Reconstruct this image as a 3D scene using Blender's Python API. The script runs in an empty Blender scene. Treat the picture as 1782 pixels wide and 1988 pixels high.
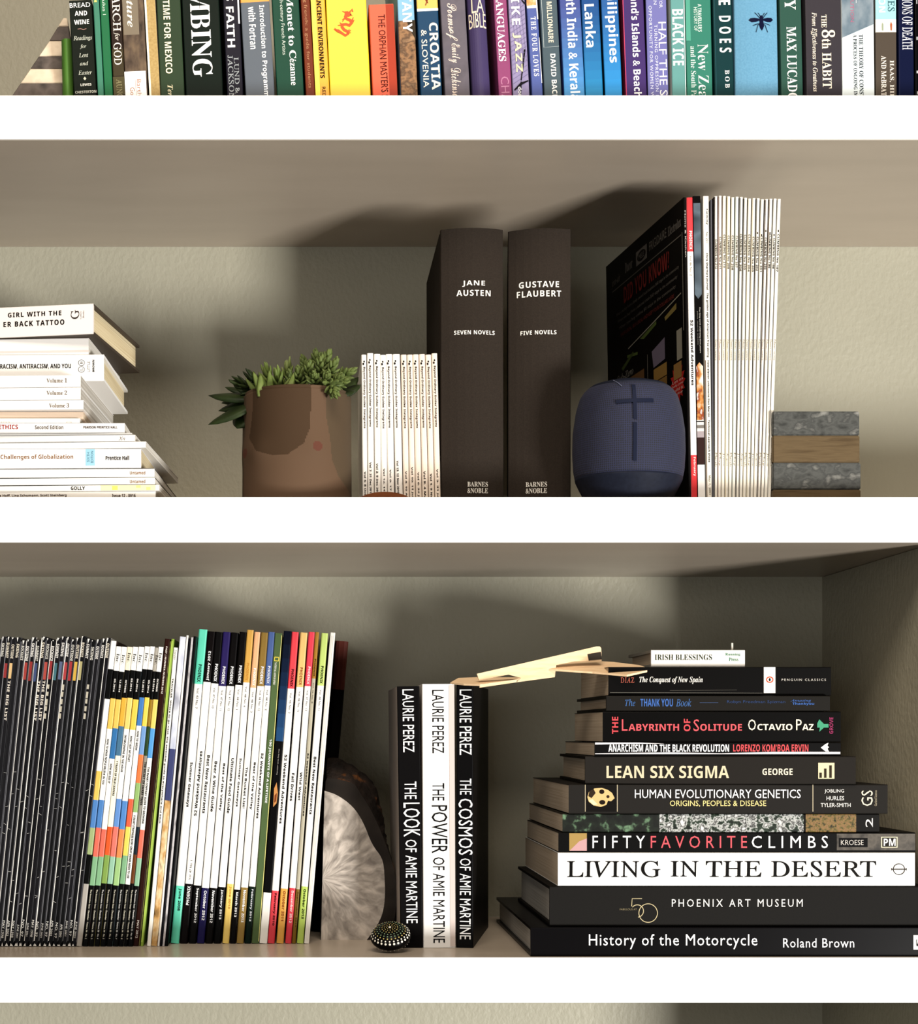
import bpy, bmesh, math, random
from mathutils import Vector, Matrix
random.seed(7)
SC = bpy.context.scene
COLL = SC.collection

# ------------------------------------------------------------------ camera, world, lights, exposure
K = 2340.0            # picture pixels per metre on the plane of the shelf fronts (y = 0)
D = 1.307             # camera distance from the shelf fronts
EYE = 1.40            # eye height
DEPTH = 0.29          # shelf depth to the back wall
PX0, PY0 = 600.0, 1422.0
cam = bpy.data.cameras.new('camera'); camo = bpy.data.objects.new('camera', cam); COLL.objects.link(camo)
camo.location = (0, -D, EYE); camo.rotation_euler = (math.pi/2, 0, 0)
cam.sensor_fit = 'HORIZONTAL'; cam.sensor_width = 36.0
cam.lens = 36.0*K*D/1782.0
cam.shift_x = (891-PX0)/1782.0; cam.shift_y = (PY0-994)/1782.0
cam.clip_start = 0.05
SC.camera = camo

world = bpy.data.worlds.new('room_ambient'); SC.world = world; world.use_nodes = True
bg = world.node_tree.nodes['Background']; bg.inputs[0].default_value = (1.0, 0.93, 0.84, 1); bg.inputs[1].default_value = 0.075

def area(name, loc, target, sx, sy, power, colour):
    l = bpy.data.lights.new(name, 'AREA'); l.shape = 'RECTANGLE'; l.size = sx; l.size_y = sy
    l.energy = power; l.color = colour
    o = bpy.data.objects.new(name, l); COLL.objects.link(o); o.location = loc
    o.rotation_euler = (Vector(target)-Vector(loc)).to_track_quat('-Z', 'Y').to_euler()
    return o
area('left_fill_light', (-0.75, -2.5, 1.35), (-0.1, 0.1, 1.55), 0.9, 0.9, 15, (1.0, 0.98, 0.95))  # unseen fill lamp, added to brighten the left side
area('low_window_daylight', (2.30, -2.75, 0.40), (-0.25, 0.1, 1.55), 0.75, 0.75, 285, (1.0, 0.98, 0.94))
area('overhead_fill_light', (0.05, -0.95, 2.55), (0.1, 0.05, 1.4), 0.9, 0.5, 25, (1.0, 0.88, 0.74))  # unseen overhead fill, added to brighten the bottom shelf's top strip
SC.view_settings.view_transform = 'Standard'; SC.view_settings.look = 'None'
SC.view_settings.exposure = -0.27; SC.view_settings.gamma = 1.0; SC.view_settings.use_curve_mapping = False
ALB = 0.73

# ------------------------------------------------------------------ helpers
def ks(z): return K*D/(D+z)
def wx(x, z): return (x-PX0)/ks(z)
def wz(y, z): return EYE-(y-PY0)/ks(z)
def lin(c):
    if isinstance(c, str):
        c = [int(c[i:i+2], 16) for i in (0, 2, 4)]
    return tuple(((v/255/12.92) if v/255 <= .04045 else ((v/255+.055)/1.055)**2.4) for v in c)
MATS = {}
def mat(c, rough=0.5, k=None, spec=None):
    key = (c, rough, k, spec)
    if key in MATS: return MATS[key]
    m = bpy.data.materials.new('paint_'+str(c)); m.use_nodes = True
    if spec is None: spec = 0.04+0.3*min(1, sum(lin(c))/1.5)
    b = m.node_tree.nodes['Principled BSDF']
    f = ALB if k is None else k
    lum = sum(lin(c))/3
    if lum < .06: f *= .45+.55*lum/.06
    b.inputs['Base Color'].default_value = tuple(min(.9, v*f) for v in lin(c))+(1,)
    b.inputs['Roughness'].default_value = rough; b.inputs['Specular IOR Level'].default_value = spec
    MATS[key] = m; return m
def nodemat(name, cols, scale=(20, 20, 20), detail=6, rough=0.6, bump=0, bscale=None, dist=0.0, kind='noise', pos=None, spec=0.12, k=ALB):
    key = ('n', name)
    if key in MATS: return MATS[key]
    m = bpy.data.materials.new(name); m.use_nodes = True; nt = m.node_tree; b = nt.nodes['Principled BSDF']
    tc = nt.nodes.new('ShaderNodeTexCoord'); mp = nt.nodes.new('ShaderNodeMapping'); mp.inputs['Scale'].default_value = scale
    nt.links.new(tc.outputs['Object'], mp.inputs[0])
    if kind == 'voronoi':
        tx = nt.nodes.new('ShaderNodeTexVoronoi'); tx.inputs['Scale'].default_value = 1.0; out = tx.outputs['Distance']
    elif kind == 'wave':
        tx = nt.nodes.new('ShaderNodeTexWave'); tx.inputs['Scale'].default_value = 1.0; tx.inputs['Distortion'].default_value = dist
        tx.inputs['Detail'].default_value = detail; out = tx.outputs[1]
    else:
        tx = nt.nodes.new('ShaderNodeTexNoise'); tx.inputs['Scale'].default_value = 1.0; tx.inputs['Detail'].default_value = detail
        tx.inputs['Distortion'].default_value = dist; out = tx.outputs[0]
    nt.links.new(mp.outputs[0], tx.inputs['Vector'])
    cr = nt.nodes.new('ShaderNodeValToRGB'); nt.links.new(out, cr.inputs[0])
    n = len(cols)
    for i in range(n):
        p = pos[i] if pos else (0.3+0.4*i/max(1, n-1))
        e = cr.color_ramp.elements[i] if i < 2 else cr.color_ramp.elements.new(p)
        e.position = p; e.color = tuple(v*k for v in lin(cols[i]))+(1,)
    nt.links.new(cr.outputs[0], b.inputs['Base Color'])
    b.inputs['Roughness'].default_value = rough; b.inputs['Specular IOR Level'].default_value = spec
    if bump:
        bt = nt.nodes.new('ShaderNodeTexNoise'); bt.inputs['Detail'].default_value = 4; bt.inputs['Scale'].default_value = 1
        m2 = nt.nodes.new('ShaderNodeMapping'); m2.inputs['Scale'].default_value = bscale or scale
        nt.links.new(tc.outputs['Object'], m2.inputs[0]); nt.links.new(m2.outputs[0], bt.inputs['Vector'])
        bp = nt.nodes.new('ShaderNodeBump'); bp.inputs['Strength'].default_value = bump; bp.inputs['Distance'].default_value = 0.002
        nt.links.new(bt.outputs[0], bp.inputs['Height']); nt.links.new(bp.outputs[0], b.inputs['Normal'])
    MATS[key] = m; return m

def obj(name, bm, mats, parent=None, smooth=False):
    me = bpy.data.meshes.new(name)
    bmesh.ops.recalc_face_normals(bm, faces=bm.faces) if not smooth == 'keep' else None
    bm.to_mesh(me); bm.free()
    for m in (mats if isinstance(mats, (list, tuple)) else [mats]): me.materials.append(m)
    if smooth is True:
        for p in me.polygons: p.use_smooth = True
    o = bpy.data.objects.new(name, me); COLL.objects.link(o)
    if parent: o.parent = parent
    return o
def tag(o, label, cat, group=None):
    o['label'] = label; o['category'] = cat
    if group: o['group'] = group
    return o
def thing(name, label, cat, loc=(0, 0, 0), rot=(0, 0, 0), group=None):
    o = bpy.data.objects.new(name, None); COLL.objects.link(o)
    o.empty_display_size = 0.02; o.location = loc; o.rotation_euler = rot
    return tag(o, label, cat, group)
def box(bm, x0, x1, y0, y1, z0, z1, mi=0):
    v = [bm.verts.new((x, y, z)) for x in (x0, x1) for y in (y0, y1) for z in (z0, z1)]
    for f in ((0, 1, 3, 2), (4, 6, 7, 5), (0, 4, 5, 1), (2, 3, 7, 6), (0, 2, 6, 4), (1, 5, 7, 3)):
        fc = bm.faces.new([v[i] for i in f]); fc.material_index = mi
def boxobj(name, mats, parent, *a, bevel=0):
    bm = bmesh.new(); box(bm, *a)
    if bevel: bmesh.ops.bevel(bm, geom=bm.edges[:], offset=bevel, segments=2, profile=.5, affect='EDGES')
    return obj(name, bm, mats, parent)

# ---- lettering
STY = {'rb': (0x1D400, 0x1D41A, 0x1D7CE), 'i': (0x1D434, 0x1D44E, None), 'bi': (0x1D468, 0x1D482, None),
       'sc': (0x1D4D0, 0x1D4EA, None), 'sb': (0x1D5D4, 0x1D5EE, 0x1D7EC), 'xb': (0x1D5D4, 0x1D5EE, 0x1D7EC), 'r': (0x1D400, 0x1D41A, 0x1D7CE), 'iu': (0x1D434, 0x1D44E, None)}
def conv(s, st):
    if st not in STY: return s
    A, a, n = STY[st]; r = ''
    for ch in s:
        if 'A' <= ch <= 'Z': r += chr(A+ord(ch)-65)
        elif 'a' <= ch <= 'z': r += '\u210E' if (st == 'i' and ch == 'h') else chr(a+ord(ch)-97)
        elif ch.isdigit() and n: r += chr(n+ord(ch)-48)
        else: r += ch
    return r
TXT = {}
SHEAR = []
def glyphs(s, st, sp=1.0):
    if st == 'r' and s.upper() == s and any(ch.isalpha() for ch in s):
        if not SHEAR:
            v, f, a, b, y0, y1 = glyphs('I', 'iu'); m = (y0+y1)/2
            tp = [p[0] for p in v if p[1] > y1-.02]; bt = [p[0] for p in v if p[1] < y0+.02]
            SHEAR.append(((min(tp)+max(tp))-(min(bt)+max(bt)))/2/(y1-y0))
        key = (s, 'ru', sp)
        if key not in TXT:
            v, f = glyphs(s, 'iu', sp)[:2]
            v = [(x-y*SHEAR[0], y) for x, y in v]; xs = [p[0] for p in v]; ys = [p[1] for p in v]
            TXT[key] = (v, f, min(xs), max(xs), min(ys), max(ys))
        return TXT[key]
    key = (s, st, sp)
    if key in TXT: return TXT[key]
    c = bpy.data.curves.new('lettering_source', 'FONT'); c.body = conv(s, st); c.resolution_u = 2; c.space_character = sp
    if st == 'r': c.offset = -0.012
    if st == 'iu': c.offset = 0.007
    if st == 'xb': c.offset = 0.012
    if st == 't': c.offset = -0.003
    o = bpy.data.objects.new('lettering_source', c); COLL.objects.link(o); bpy.context.view_layer.update()
    me = o.to_mesh()
    vs = [(v.co.x, v.co.y) for v in me.vertices]; fs = [tuple(p.vertices) for p in me.polygons]
    o.to_mesh_clear(); bpy.data.objects.remove(o); bpy.data.curves.remove(c)
    xs = [v[0] for v in vs]; ys = [v[1] for v in vs]
    TXT[key] = (vs, fs, min(xs), max(xs), min(ys), max(ys)); return TXT[key]
def stroke(pts, w):
    L, R = [], []
    for i, p in enumerate(pts):
        a = pts[max(0, i-1)]; b = pts[min(len(pts)-1, i+1)]
        dx, dy = b[0]-a[0], b[1]-a[1]; n = math.hypot(dx, dy) or 1
        ww = (w[i] if isinstance(w, (list, tuple)) else w)/2
        L.append((p[0]-dy/n*ww, p[1]+dx/n*ww)); R.append((p[0]+dy/n*ww, p[1]-dx/n*ww))
    return L, R
def ell(cx, cy, rx, ry, n=20, a0=0):
    return [(cx+rx*math.cos(a0+2*math.pi*i/n), cy+ry*math.sin(a0+2*math.pi*i/n)) for i in range(n)]
def ink(parent, items, mp, name='lettering', rough=0.5, k=None):
    """flat printing. items in a frame with x right and y down; mp(x, y, e) gives the local point e above the surface."""
    if not items: return None
    boxes = []
    for it in items:
        if it[0] == 'T': q = it[4:8]
        elif it[0] == 'R': q = it[2:6]
        else:
            p = it[2] if it[0] == 'P' else it[3]
            q = (min(v[0] for v in p), max(v[0] for v in p), min(v[1] for v in p), max(v[1] for v in p))
        u, v = mp(q[0], q[2], 0), mp(q[1], q[3], 0)
        boxes.append(([min(u[i], v[i]) for i in range(3)], [max(u[i], v[i]) for i in range(3)]))
    lab = list(range(len(items)))
    for i in range(len(items)):
        for j in range(i):
            g = math.sqrt(sum(max(0, boxes[i][0][c]-boxes[j][1][c], boxes[j][0][c]-boxes[i][1][c])**2 for c in range(3)))
            if g < .0185 and lab[i] != lab[j]:
                a, b = lab[i], lab[j]; lab = [b if q == a else q for q in lab]
    for L_ in sorted(set(lab)):
        _ink(parent, [(n, it) for n, (it, l) in enumerate(zip(items, lab)) if l == L_], mp, name, rough, k)
def _ink(parent, items, mp, name, rough, k):
    bm = bmesh.new(); mats = []; idx = {}
    def mi(c):
        if c not in idx:
            idx[c] = len(mats); mats.append(c if not isinstance(c, str) else mat(c, rough, k))
        return idx[c]
    for n, it in items:
        e = 0.00022+0.00003*(n % 14)
        if it[0] == 'T':
            _, s, st, c, x0, x1, y0, y1, o = it[:9]
            vs, fs, gx0, gx1, gy0, gy1 = glyphs(s, st, it[9] if len(it) > 9 else 1.0)
            m = mi(c); out = []
            for (u, v) in vs:
                fu = (u-gx0)/((gx1-gx0) or 1); fv = (v-gy0)/((gy1-gy0) or 1)
                if o == 'h': x, y = x0+fu*(x1-x0), y1-fv*(y1-y0)
                elif o == 'd': x, y = x0+fv*(x1-x0), y0+fu*(y1-y0)
                else: x, y = x1-fv*(x1-x0), y1-fu*(y1-y0)
                out.append(bm.verts.new(mp(x, y, e)))
            for f in fs:
                try: fc = bm.faces.new([out[i] for i in f]); fc.material_index = m
                except ValueError: pass
        else:
            m = mi(it[1]); polys = []
            if it[0] == 'R': x0, x1, y0, y1 = it[2:6]; polys = [[(x0, y1), (x1, y1), (x1, y0), (x0, y0)]]
            elif it[0] == 'P': polys = [it[2]]
            elif it[0] == 'L':
                L, R = stroke(it[3], it[2])
                polys = [[L[i], L[i+1], R[i+1], R[i]] for i in range(len(L)-1)]
            for p in polys:
                fc = bm.faces.new([bm.verts.new(mp(x, y, e)) for x, y in p]); fc.material_index = m
    bm.normal_update()
    big = [f for f in bm.faces if len(f.verts) > 4]
    if big: bmesh.ops.triangulate(bm, faces=big)
    o = obj(name, bm, mats, parent, smooth='keep')
    return o

PAGES = {}
def pagemat(axis, tint):
    key = (axis, tint)
    if key not in PAGES:
        s = {'x': (2600, 6, 6), 'z': (6, 6, 2600)}[axis]
        c = {'white': ('cfc8bb', 'f1ece2'), 'cream': ('c9b48c', 'f0e2bd'), 'tan': ('c9b298', 'ead8be'), 'grey': ('a59f94', 'd6d0c6')}[tint]
        PAGES[key] = nodemat('page_edges_'+tint+'_'+axis, c, s, 3, 0.85, spec=.1)
    return PAGES[key]

def volume(root, T, L, W, lying, col, bands=(), cover=None, hard=False, bulge=0, r=0.0008, groove=0, tint='white', rough=.45, spine_mat=None, inset=None):
    """cover wrap (spine + two boards) and page block. a = across the thickness, b = along the spine."""
    ct = 0.0024 if hard else 0.00045
    ct = min(ct, T*0.22); r = min(r, T*.3)
    h = T/2
    prof = [(-h, W)]
    if groove: prof += [(-h, .013), (-h+groove, .009), (-h, .005)]
    i0 = len(prof)
    prof += [(-h, r), (-h+r*.3, r*.3), (-h+r, 0)]
    ns = 8 if bulge else 2
    for i in range(1, ns):
        prof.append((-h+r+(2*h-2*r)*i/ns, 0))
    prof += [(h-r, 0), (h-r*.3, r*.3), (h, r)]
    i1 = len(prof)-1
    if groove: prof += [(h, .005), (h-groove, .009), (h, .013)]
    prof.append((h, W))
    def by(a): return -bulge*max(0, 1-(a/h)**2)
    out = [(a, y+(by(a) if y < .003 else 0)) for a, y in prof]
    inn = [(a*(1-ct/h), max(y, ct)+(by(a) if y < .003 else 0) if y < W else y) for a, y in prof]
    base = spine_mat or mat(col, rough); mats = [base]; cov = 0
    if cover and cover != col: mats.append(mat(cover, rough) if isinstance(cover, str) else cover); cov = 1
    bs = sorted(set([0, L]+[min(L, max(0, v)) for b in bands for v in b[:2]]))
    bs = [b for i, b in enumerate(bs) if i == 0 or b-bs[i-1] > 1e-6]
    bidx = []
    for j in range(len(bs)-1):
        mid = (bs[j]+bs[j+1])/2; m = 0
        for b in bands:
            if min(b[0], b[1]) <= mid <= max(b[0], b[1]):
                bm_ = b[2] if not isinstance(b[2], str) else mat(b[2], rough)
                if bm_ not in mats: mats.append(bm_)
                m = mats.index(bm_)
        bidx.append(m)
    off = 0 if not lying else -L/2
    def P(a, y, b): return (a, y, b) if not lying else (b+off, y, a+h)
    bm = bmesh.new()
    rows_o = [[bm.verts.new(P(a, y, b)) for a, y in out] for b in bs]
    rows_i = [[bm.verts.new(P(a, y, b)) for a, y in inn] for b in bs]
    n = len(out)
    for j in range(len(bs)-1):
        for i in range(n-1):
            f = bm.faces.new((rows_o[j][i], rows_o[j][i+1], rows_o[j+1][i+1], rows_o[j+1][i]))
            f.material_index = bidx[j] if i0 <= i < i1 else cov
            g = bm.faces.new((rows_i[j][i], rows_i[j+1][i], rows_i[j+1][i+1], rows_i[j][i+1])); g.material_index = cov
        for i in (0, n-1):
            f = bm.faces.new((rows_o[j][i], rows_o[j+1][i], rows_i[j+1][i], rows_i[j][i])); f.material_index = cov
    for j in (0, len(bs)-1):
        for i in range(n-1):
            f = bm.faces.new((rows_o[j][i], rows_i[j][i], rows_i[j][i+1], rows_o[j][i+1]))
            f.material_index = (bidx[0] if j == 0 else bidx[-1]) if i0 <= i < i1 else cov
    c = obj('cover', bm, mats, root)
    ins = inset if inset is not None else (0.003 if hard else 0.0003)
    a0 = -h+ct+.00005; p0 = P(a0, ct+.0003, ins); p1 = P(-a0, W-ins, L-ins)
    bm = bmesh.new(); box(bm, p0[0], p1[0], p0[1], p1[1], p0[2], p1[2])
    pg = obj('page_block', bm, pagemat('z' if lying else 'x', tint), root)
    return c, pg, by

TOP_Z, MID_Z, LOW_Z = wz(185, 0), wz(965, 0), wz(1859, 0)
YV = {'top': (185, TOP_Z), 'mid': (965, MID_Z), 'low': (None, LOW_Z)}
QUEUE = []
def stand(shelf, *a, **k):
    if shelf == 'low!': QUEUE.append((a, k)); return None
    return _stand(shelf, *a, **k)
def flush():
    """the leaning row: thin each volume so that it just clears its neighbour at foot and head"""
    q = sorted(QUEUE, key=lambda t: wx(t[0][1], t[0][0])); QUEUE.clear()
    for (a, k), nx in zip(q, q[1:]+[None]):
        a = list(a)
        if nx:
            lim = wx(nx[0][1], nx[0][0])-.00012+min(0, nx[0][4]-a[4])*.272
            a[2] = max(a[1]+2, min(a[2], PX0+lim*ks(a[0])))
        _stand('low', *a, **k)
def _stand(shelf, z, x0, x1, ytop, slope, col, label, items=(), bands=(), W=.14, cat='book', name='book', group=None, yaw=0, lift=0, **kw):
    """upright volume. x0, x1 at the visible foot of the spine, lean = slope; items x measured from the spine's left edge, y in picture rows."""
    yv, zs = YV[shelf]; k = ks(z)
    yb = PY0-(zs-EYE)*k
    if yv is None: yv = yb
    th = math.atan(slope); ct = math.cos(th); w = x1-x0
    T = w*ct/k; L = (yb-ytop)/ct/k
    xc = (x0+x1)/2-slope*(yb-yv)
    root = thing(name, label, cat, (wx(xc, z), z, zs+T/2*abs(math.sin(th))+.0002+lift), (0, th, yaw), group)
    Z = lambda y: (yb-y)/ct/k
    bnd = [(Z(b[0]), Z(b[1]), b[2]) for b in bands]
    c, pg, by = volume(root, T, L, W, False, col, bnd, **kw)
    def mp(x, y, e):
        a = (x-w/2)*ct/k
        return Vector((a, by(a)-e, Z(y)))
    ink(c, list(items), mp)
    root['T'] = T; root['L'] = L
    return root
def lay(zbot, z, x0, x1, ytop, col, label, items=(), bands=(), W=.14, cat='book', name='book', group=None, yaw=0, pivot='r', **kw):
    """volume lying flat, spine to the front; returns the height of its upper face. items in picture pixels."""
    k = ks(z); ztop = wz(ytop, z); T = ztop-zbot-.0003
    L = (x1-x0)/k; xa, xb = wx(x0, z), wx(x1, z)
    cx, cy = (xa+xb)/2, z
    if yaw:      # turn about the visible end of the spine
        ex = xb if pivot == 'r' else xa
        s = -1 if pivot == 'r' else 1
        cx = ex+s*L/2*math.cos(yaw); cy = z+s*L/2*math.sin(yaw)
    root = thing(name, label, cat, (cx, cy, zbot+.0002), (0, 0, yaw), group)
    bnd = [((b[0]-x0)/k, (b[1]-x0)/k, b[2]) for b in bands]
    c, pg, by = volume(root, T, L, W, True, col, bnd, **kw)
    def mp(x, y, e):
        a = wz(y, z)-zbot
        return Vector(((x-(x0+x1)/2)/k, by(a-T/2)-e, a))
    ink(c, list(items), mp)
    return ztop
def T_(s, st, c, x0, x1, y0, y1, o='d', sp=1.0):
    if st == 'sb' and isinstance(c, str) and sum(lin(c)) < .2: st = 'xb'      # dark print on pale paper is set a little heavier
    return ('T', s, st, c, x0, x1, y0, y1, o, sp)
def grad(y0, y1, c0, c1, n=8):
    r = []
    a = [int(c0[i:i+2], 16) for i in (0, 2, 4)]; b = [int(c1[i:i+2], 16) for i in (0, 2, 4)]
    for i in range(n):
        t = (i+.5)/n
        r.append((y0+(y1-y0)*i/n, y0+(y1-y0)*(i+1)/n, '%02x%02x%02x' % tuple(int(p+(q-p)*t) for p, q in zip(a, b))))
    return r
ORD = ['first', 'second', 'third', 'fourth', 'fifth', 'sixth', 'seventh', 'eighth', 'ninth', 'tenth', 'eleventh', 'twelfth', 'thirteenth',
       'fourteenth', 'fifteenth', 'sixteenth', 'seventeenth', 'eighteenth', 'nineteenth', 'twentieth', 'twenty-first', 'twenty-second', 'twenty-third', 'twenty-fourth', 'twenty-fifth']
W_, BK, CR = 'ffffff', '0a0a0a', 'f6ead2'

# ------------------------------------------------------------------ the setting
M_WALL = nodemat('wall_paint', ('a09c8a', 'a39f8d'), (12, 12, 12), 2, .5, bump=.42, bscale=(210, 210, 150), spec=.3, k=.92)
M_TAUPE = nodemat('shelf_taupe_paint', ('a89b8b', 'aea191'), (6, 30, 30), 3, .30, bump=.04, bscale=(50, 60, 50), k=.95, spec=.5)
M_TRIM = mat('f4f2ee', .4, .95)
XL, XR = -.62, 1.02
def structure(name, bm, m):
    o = obj(name, bm, m); o['kind'] = 'structure'; return o
bm = bmesh.new(); box(bm, XL, XR, DEPTH, DEPTH+.02, .75, 2.35); structure('wall_back', bm, M_WALL)
RWX = wx(1817, 0)
bm = bmesh.new(); box(bm, RWX, RWX+.03, .002, DEPTH, .75, wz(1053, 0)-.0004); structure('wall_right', bm, M_WALL)
for lab, yt, yb, xr in (('top white-fronted taupe shelf under the colour-sorted row of books', 185, 270, XR),
                        ('middle white-fronted taupe shelf carrying the plant pot and the blue speaker', 965, 1053, XR),
                        ('bottom white-fronted taupe shelf carrying the leaning magazines and dark stack', 1859, 1947, RWX-.0004)):
    t = thing('shelf', lab, 'shelf', (0, 0, wz(yt, 0)), group='built-in shelves')
    h = wz(yt, 0)-wz(yb, 0)
    boxobj('board', M_TAUPE, t, XL+.001, xr-.001, .0028, DEPTH-.0004, -h, 0)
    f = boxobj('front_trim', M_TRIM, t, XL+.001, xr-.001, 0, .0026, -h, 0, bevel=.0006)
    f['label'] = 'bright white front edge'

# ------------------------------------------------------------------ top shelf
GT = 'books on the top shelf'
def tb(*a, **k):
    k.setdefault('group', GT); k.setdefault('W', .15); return stand('top', k.pop('z', .045), *a, **k)
# striped bookend
zt = .075; kk = ks(zt); base = TOP_Z; yb0 = PY0-(TOP_Z-EYE)*kk
t = thing('pyramid_bookend', 'pyramid bookend of pale and dark grey stone stripes at left end of top shelf', 'bookend', (wx(118, zt), zt, TOP_Z))
ST_L = nodemat('pale_striped_stone', ('d9c3a8', 'efdcc2', 'e2cdb2'), (60, 60, 60), 6, .5)
ST_D = nodemat('dark_striped_stone', ('4a413b', '6a5f58', '3d3733'), (55, 55, 55), 6, .5)
lev = [yb0+.0, 171, 141, 115, 83, 55, 38]
for i in range(6):
    y0, y1 = lev[i], lev[i+1]
    def lx(y): return (124-118-(y-38)*.60)/kk
    def hd(y): return max(.004, (y-30)/kk*.17)
    def rx(y): return (131-118+min(8, (y-38)*.18))/kk
    z0, z1 = (yb0-y0)/kk, (yb0-y1)/kk-.0002
    bm = bmesh.new(); vv = []
    for (y, z) in ((y0, z0), (y1, z1)):
        xa, xb, d = lx(y), rx(y), hd(y)
        vv.append([bm.verts.new(p) for p in ((xa, -d, z), (xb, -d, z), (xb, d, z), (xa, d, z))])
    bm.faces.new(vv[0]); bm.faces.new(vv[1])
    for j in range(4): bm.faces.new((vv[0][j], vv[0][(j+1) % 4], vv[1][(j+1) % 4], vv[1][j]))
    bmesh.ops.bevel(bm, geom=bm.edges[:], offset=.0006, segments=1, affect='EDGES')
    o = obj('stone_layer', bm, ST_D if i % 2 == 0 else ST_L, t); o['label'] = 'dark grey layer' if i % 2 == 0 else 'pale layer'

tb(121, 142.5, 79, -.02, '4f7a31', 'small plain moss-green cloth book, leftmost of the top row beside the striped bookend', bulge=.004, hard=True, W=.11, z=.055)
tb(143.5, 187, 2, -.053, '1c241c', 'dark green book with stacked white and italic lines, first tall one from the bookend',
   [T_('BREAD', 's', W_, 1, 41, 7, 16, 'h'), T_('AND', 'sb', W_, 10, 34, 23, 32, 'h'), T_('WINE', 'sb', W_, 8, 37, 40, 49, 'h'),
    ('L', 'b78a80', 1.2, [(14, 58), (20, 57.5), (25, 59.5), (31, 58)]),
    T_('Readings', 'i', 'd8dccb', 5, 41, 71, 82, 'h'), T_('for', 'i', 'd8dccb', 17, 29, 88, 97, 'h'), T_('Lent', 'i', 'd8dccb', 14, 32, 105, 113, 'h'),
    T_('and', 'i', 'd8dccb', 15, 31, 121, 129, 'h'), T_('Easter', 'i', 'd8dccb', 11, 37, 139, 147, 'h'), ('P', 'c9c9b4', [(23, 151), (26, 154.5), (23, 158), (20, 154.5)]),
    T_('LEWIS', 'sb', 'e6e6da', 14, 35, 164, 169, 'h'), T_('CHESTERTON', 'sb', 'c9c9bb', 3, 44, 178, 183, 'h')], hard=True, W=.13)
tb(190, 201.5, -190, -.053, '3f8068', 'slim teal book without readable title, beside the dark green Lent readings', [('P', 'e8d36a', [(2, 5), (8, 5), (5, -6)])])
tb(203, 219, -190, -.053, '1f6b42', 'slim bright green book, second slim green one from the left', [T_('Calculus I', 's', 'd8e8da', 5, 11, -25, 30)])
tb(221, 243, -200, -.048, '33261f', 'dark brown book with thin white serif title running down to GOD',
   [T_('SEARCH', 'r', 'efe6da', 5, 20, -38, 62), T_('for', 'i', 'efe6da', 5, 17, 64, 80), T_('GOD', 'r', 'efe6da', 4, 19, 84, 127),
    ('R', '50492f', 0, 22, 150, 185), T_('AUNG', 'r', '8d875f', 6, 17, 155, 192)], bands=[(96, 148, '453c28')])
ROCKB = nodemat('brown_photo_print', ('2e231c', '5a4a3c', '7a664f'), (120, 120, 60), 6, .5)
tb(244, 287, -190, -.048, '382820', 'brown photo book with a white hand-lettered sticker at its foot',
   [('R', '7d715f', 2, 32, -5, 69), T_('Scripture', 'bi', 'f4ece0', 6, 24, -66, 54), ('R', W_, -.5, 41, 140, 192),
    T_('Barth', 's', 'b46b2f', 23, 31, 156, 188), T_('Go', 's', 'b46b2f', 9, 18, 171, 186), ('R', 'b9825a', 20.3, 21, 157, 190)], spine_mat=ROCKB)
CANV = nodemat('tan_canvas', ('a98d58', 'c2a76f'), (500, 500, 500), 4, .8)
tb(290, 311, -215, -.055, 'b59a62', 'plain tan cloth book with a pale cream edge beside the white-stickered book', [('R', 'fff6df', .2, 4, -100, 190)], spine_mat=CANV, cover='fff3da')
tb(312, 358, -200, -.045, '32452f', 'olive green book with cream bold capitals reading TIME FOR MEXICO',
   [T_('TIME FOR MEXICO', 'sb', 'fff3cf', 12, 25, 1, 144), T_('Terr', 'bi', 'd9cfa8', 14, 24, 166, 195)])
tb(361, 433, -210, -.045, '13221a', 'thick black-green book with the largest white outlined serif letters on the top shelf',
   [T_('CLIMBING', 'rb', W_, 15, 54, -103, 151), ('R', '101a14', 34, 35, -50, 20)], W=.16)
tb(441, 472, -200, -.045, '24222f', 'near-black violet book with bold white FAITH above two grey lines',
   [T_('IS FAITH', 'sb', W_, 5, 20, -22, 93), T_('LUND &', 'r', '9aa0a4', 16, 25, 113, 184), T_('JACKSON', 'r', '9aa0a4', 4, 14, 108, 194), ('R', 'f4f4ff', 28, 31, -40, 48)])
tb(477, 533, -215, -.058, '5a626c', 'grey book on programming with an orange band at the top',
   [T_('Introduction to Programm', 'sb', W_, 33, 46, 13, 190), T_('with Fortran', 'sb', W_, 14, 28, 15, 97)], bands=[(-300, 6, 'f29a3c')])
tb(538, 590, -205, -.056, '1c4b3a', 'deep green book with cream serif art title ending in Cézanne',
   [T_('From Monet to C', 'rb', W_, 28, 41, -75, 116), T_('ézanne', 'rb', W_, 28, 40, 116, 168), T_('19th-century French Artists', 's', 'cfdcd0', 13, 22, -10, 108)])
tb(594, 611.5, -180, -.056, '6e2e17', 'slim rust-brown book with faded tan lettering for students', [T_('expounding french: a guide for students', 's', 'b07a52', 4, 12, -62, 172)])
tb(612.5, 640, -190, -.052, 'f5a91e', 'amber book with black capitals ENVIRONMENTS beside the thick yellow one',
   [('R', 'ffe44a', .3, 9, -120, 192), T_('ANCIENT ENVIRONMENTS', 'sb', '241a0c', 11, 20, -6, 153), T_('RED', 's', '4a2c0c', 13, 20, 170, 190)])
DR = 'c8501a'
def drx(pts): return [(x-632-(8*y/185), y) for x, y in pts]
BODY = [(673, 29), (670, 35), (673, 39.5), (679.5, 42), (682, 47.5), (678, 52), (671, 49.5), (665, 50), (663.5, 54.5), (668, 60.5), (674.6, 64), (675, 68), (670, 71.3), (663.5, 66.7), (656, 61.5), (647.4, 58)]
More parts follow.
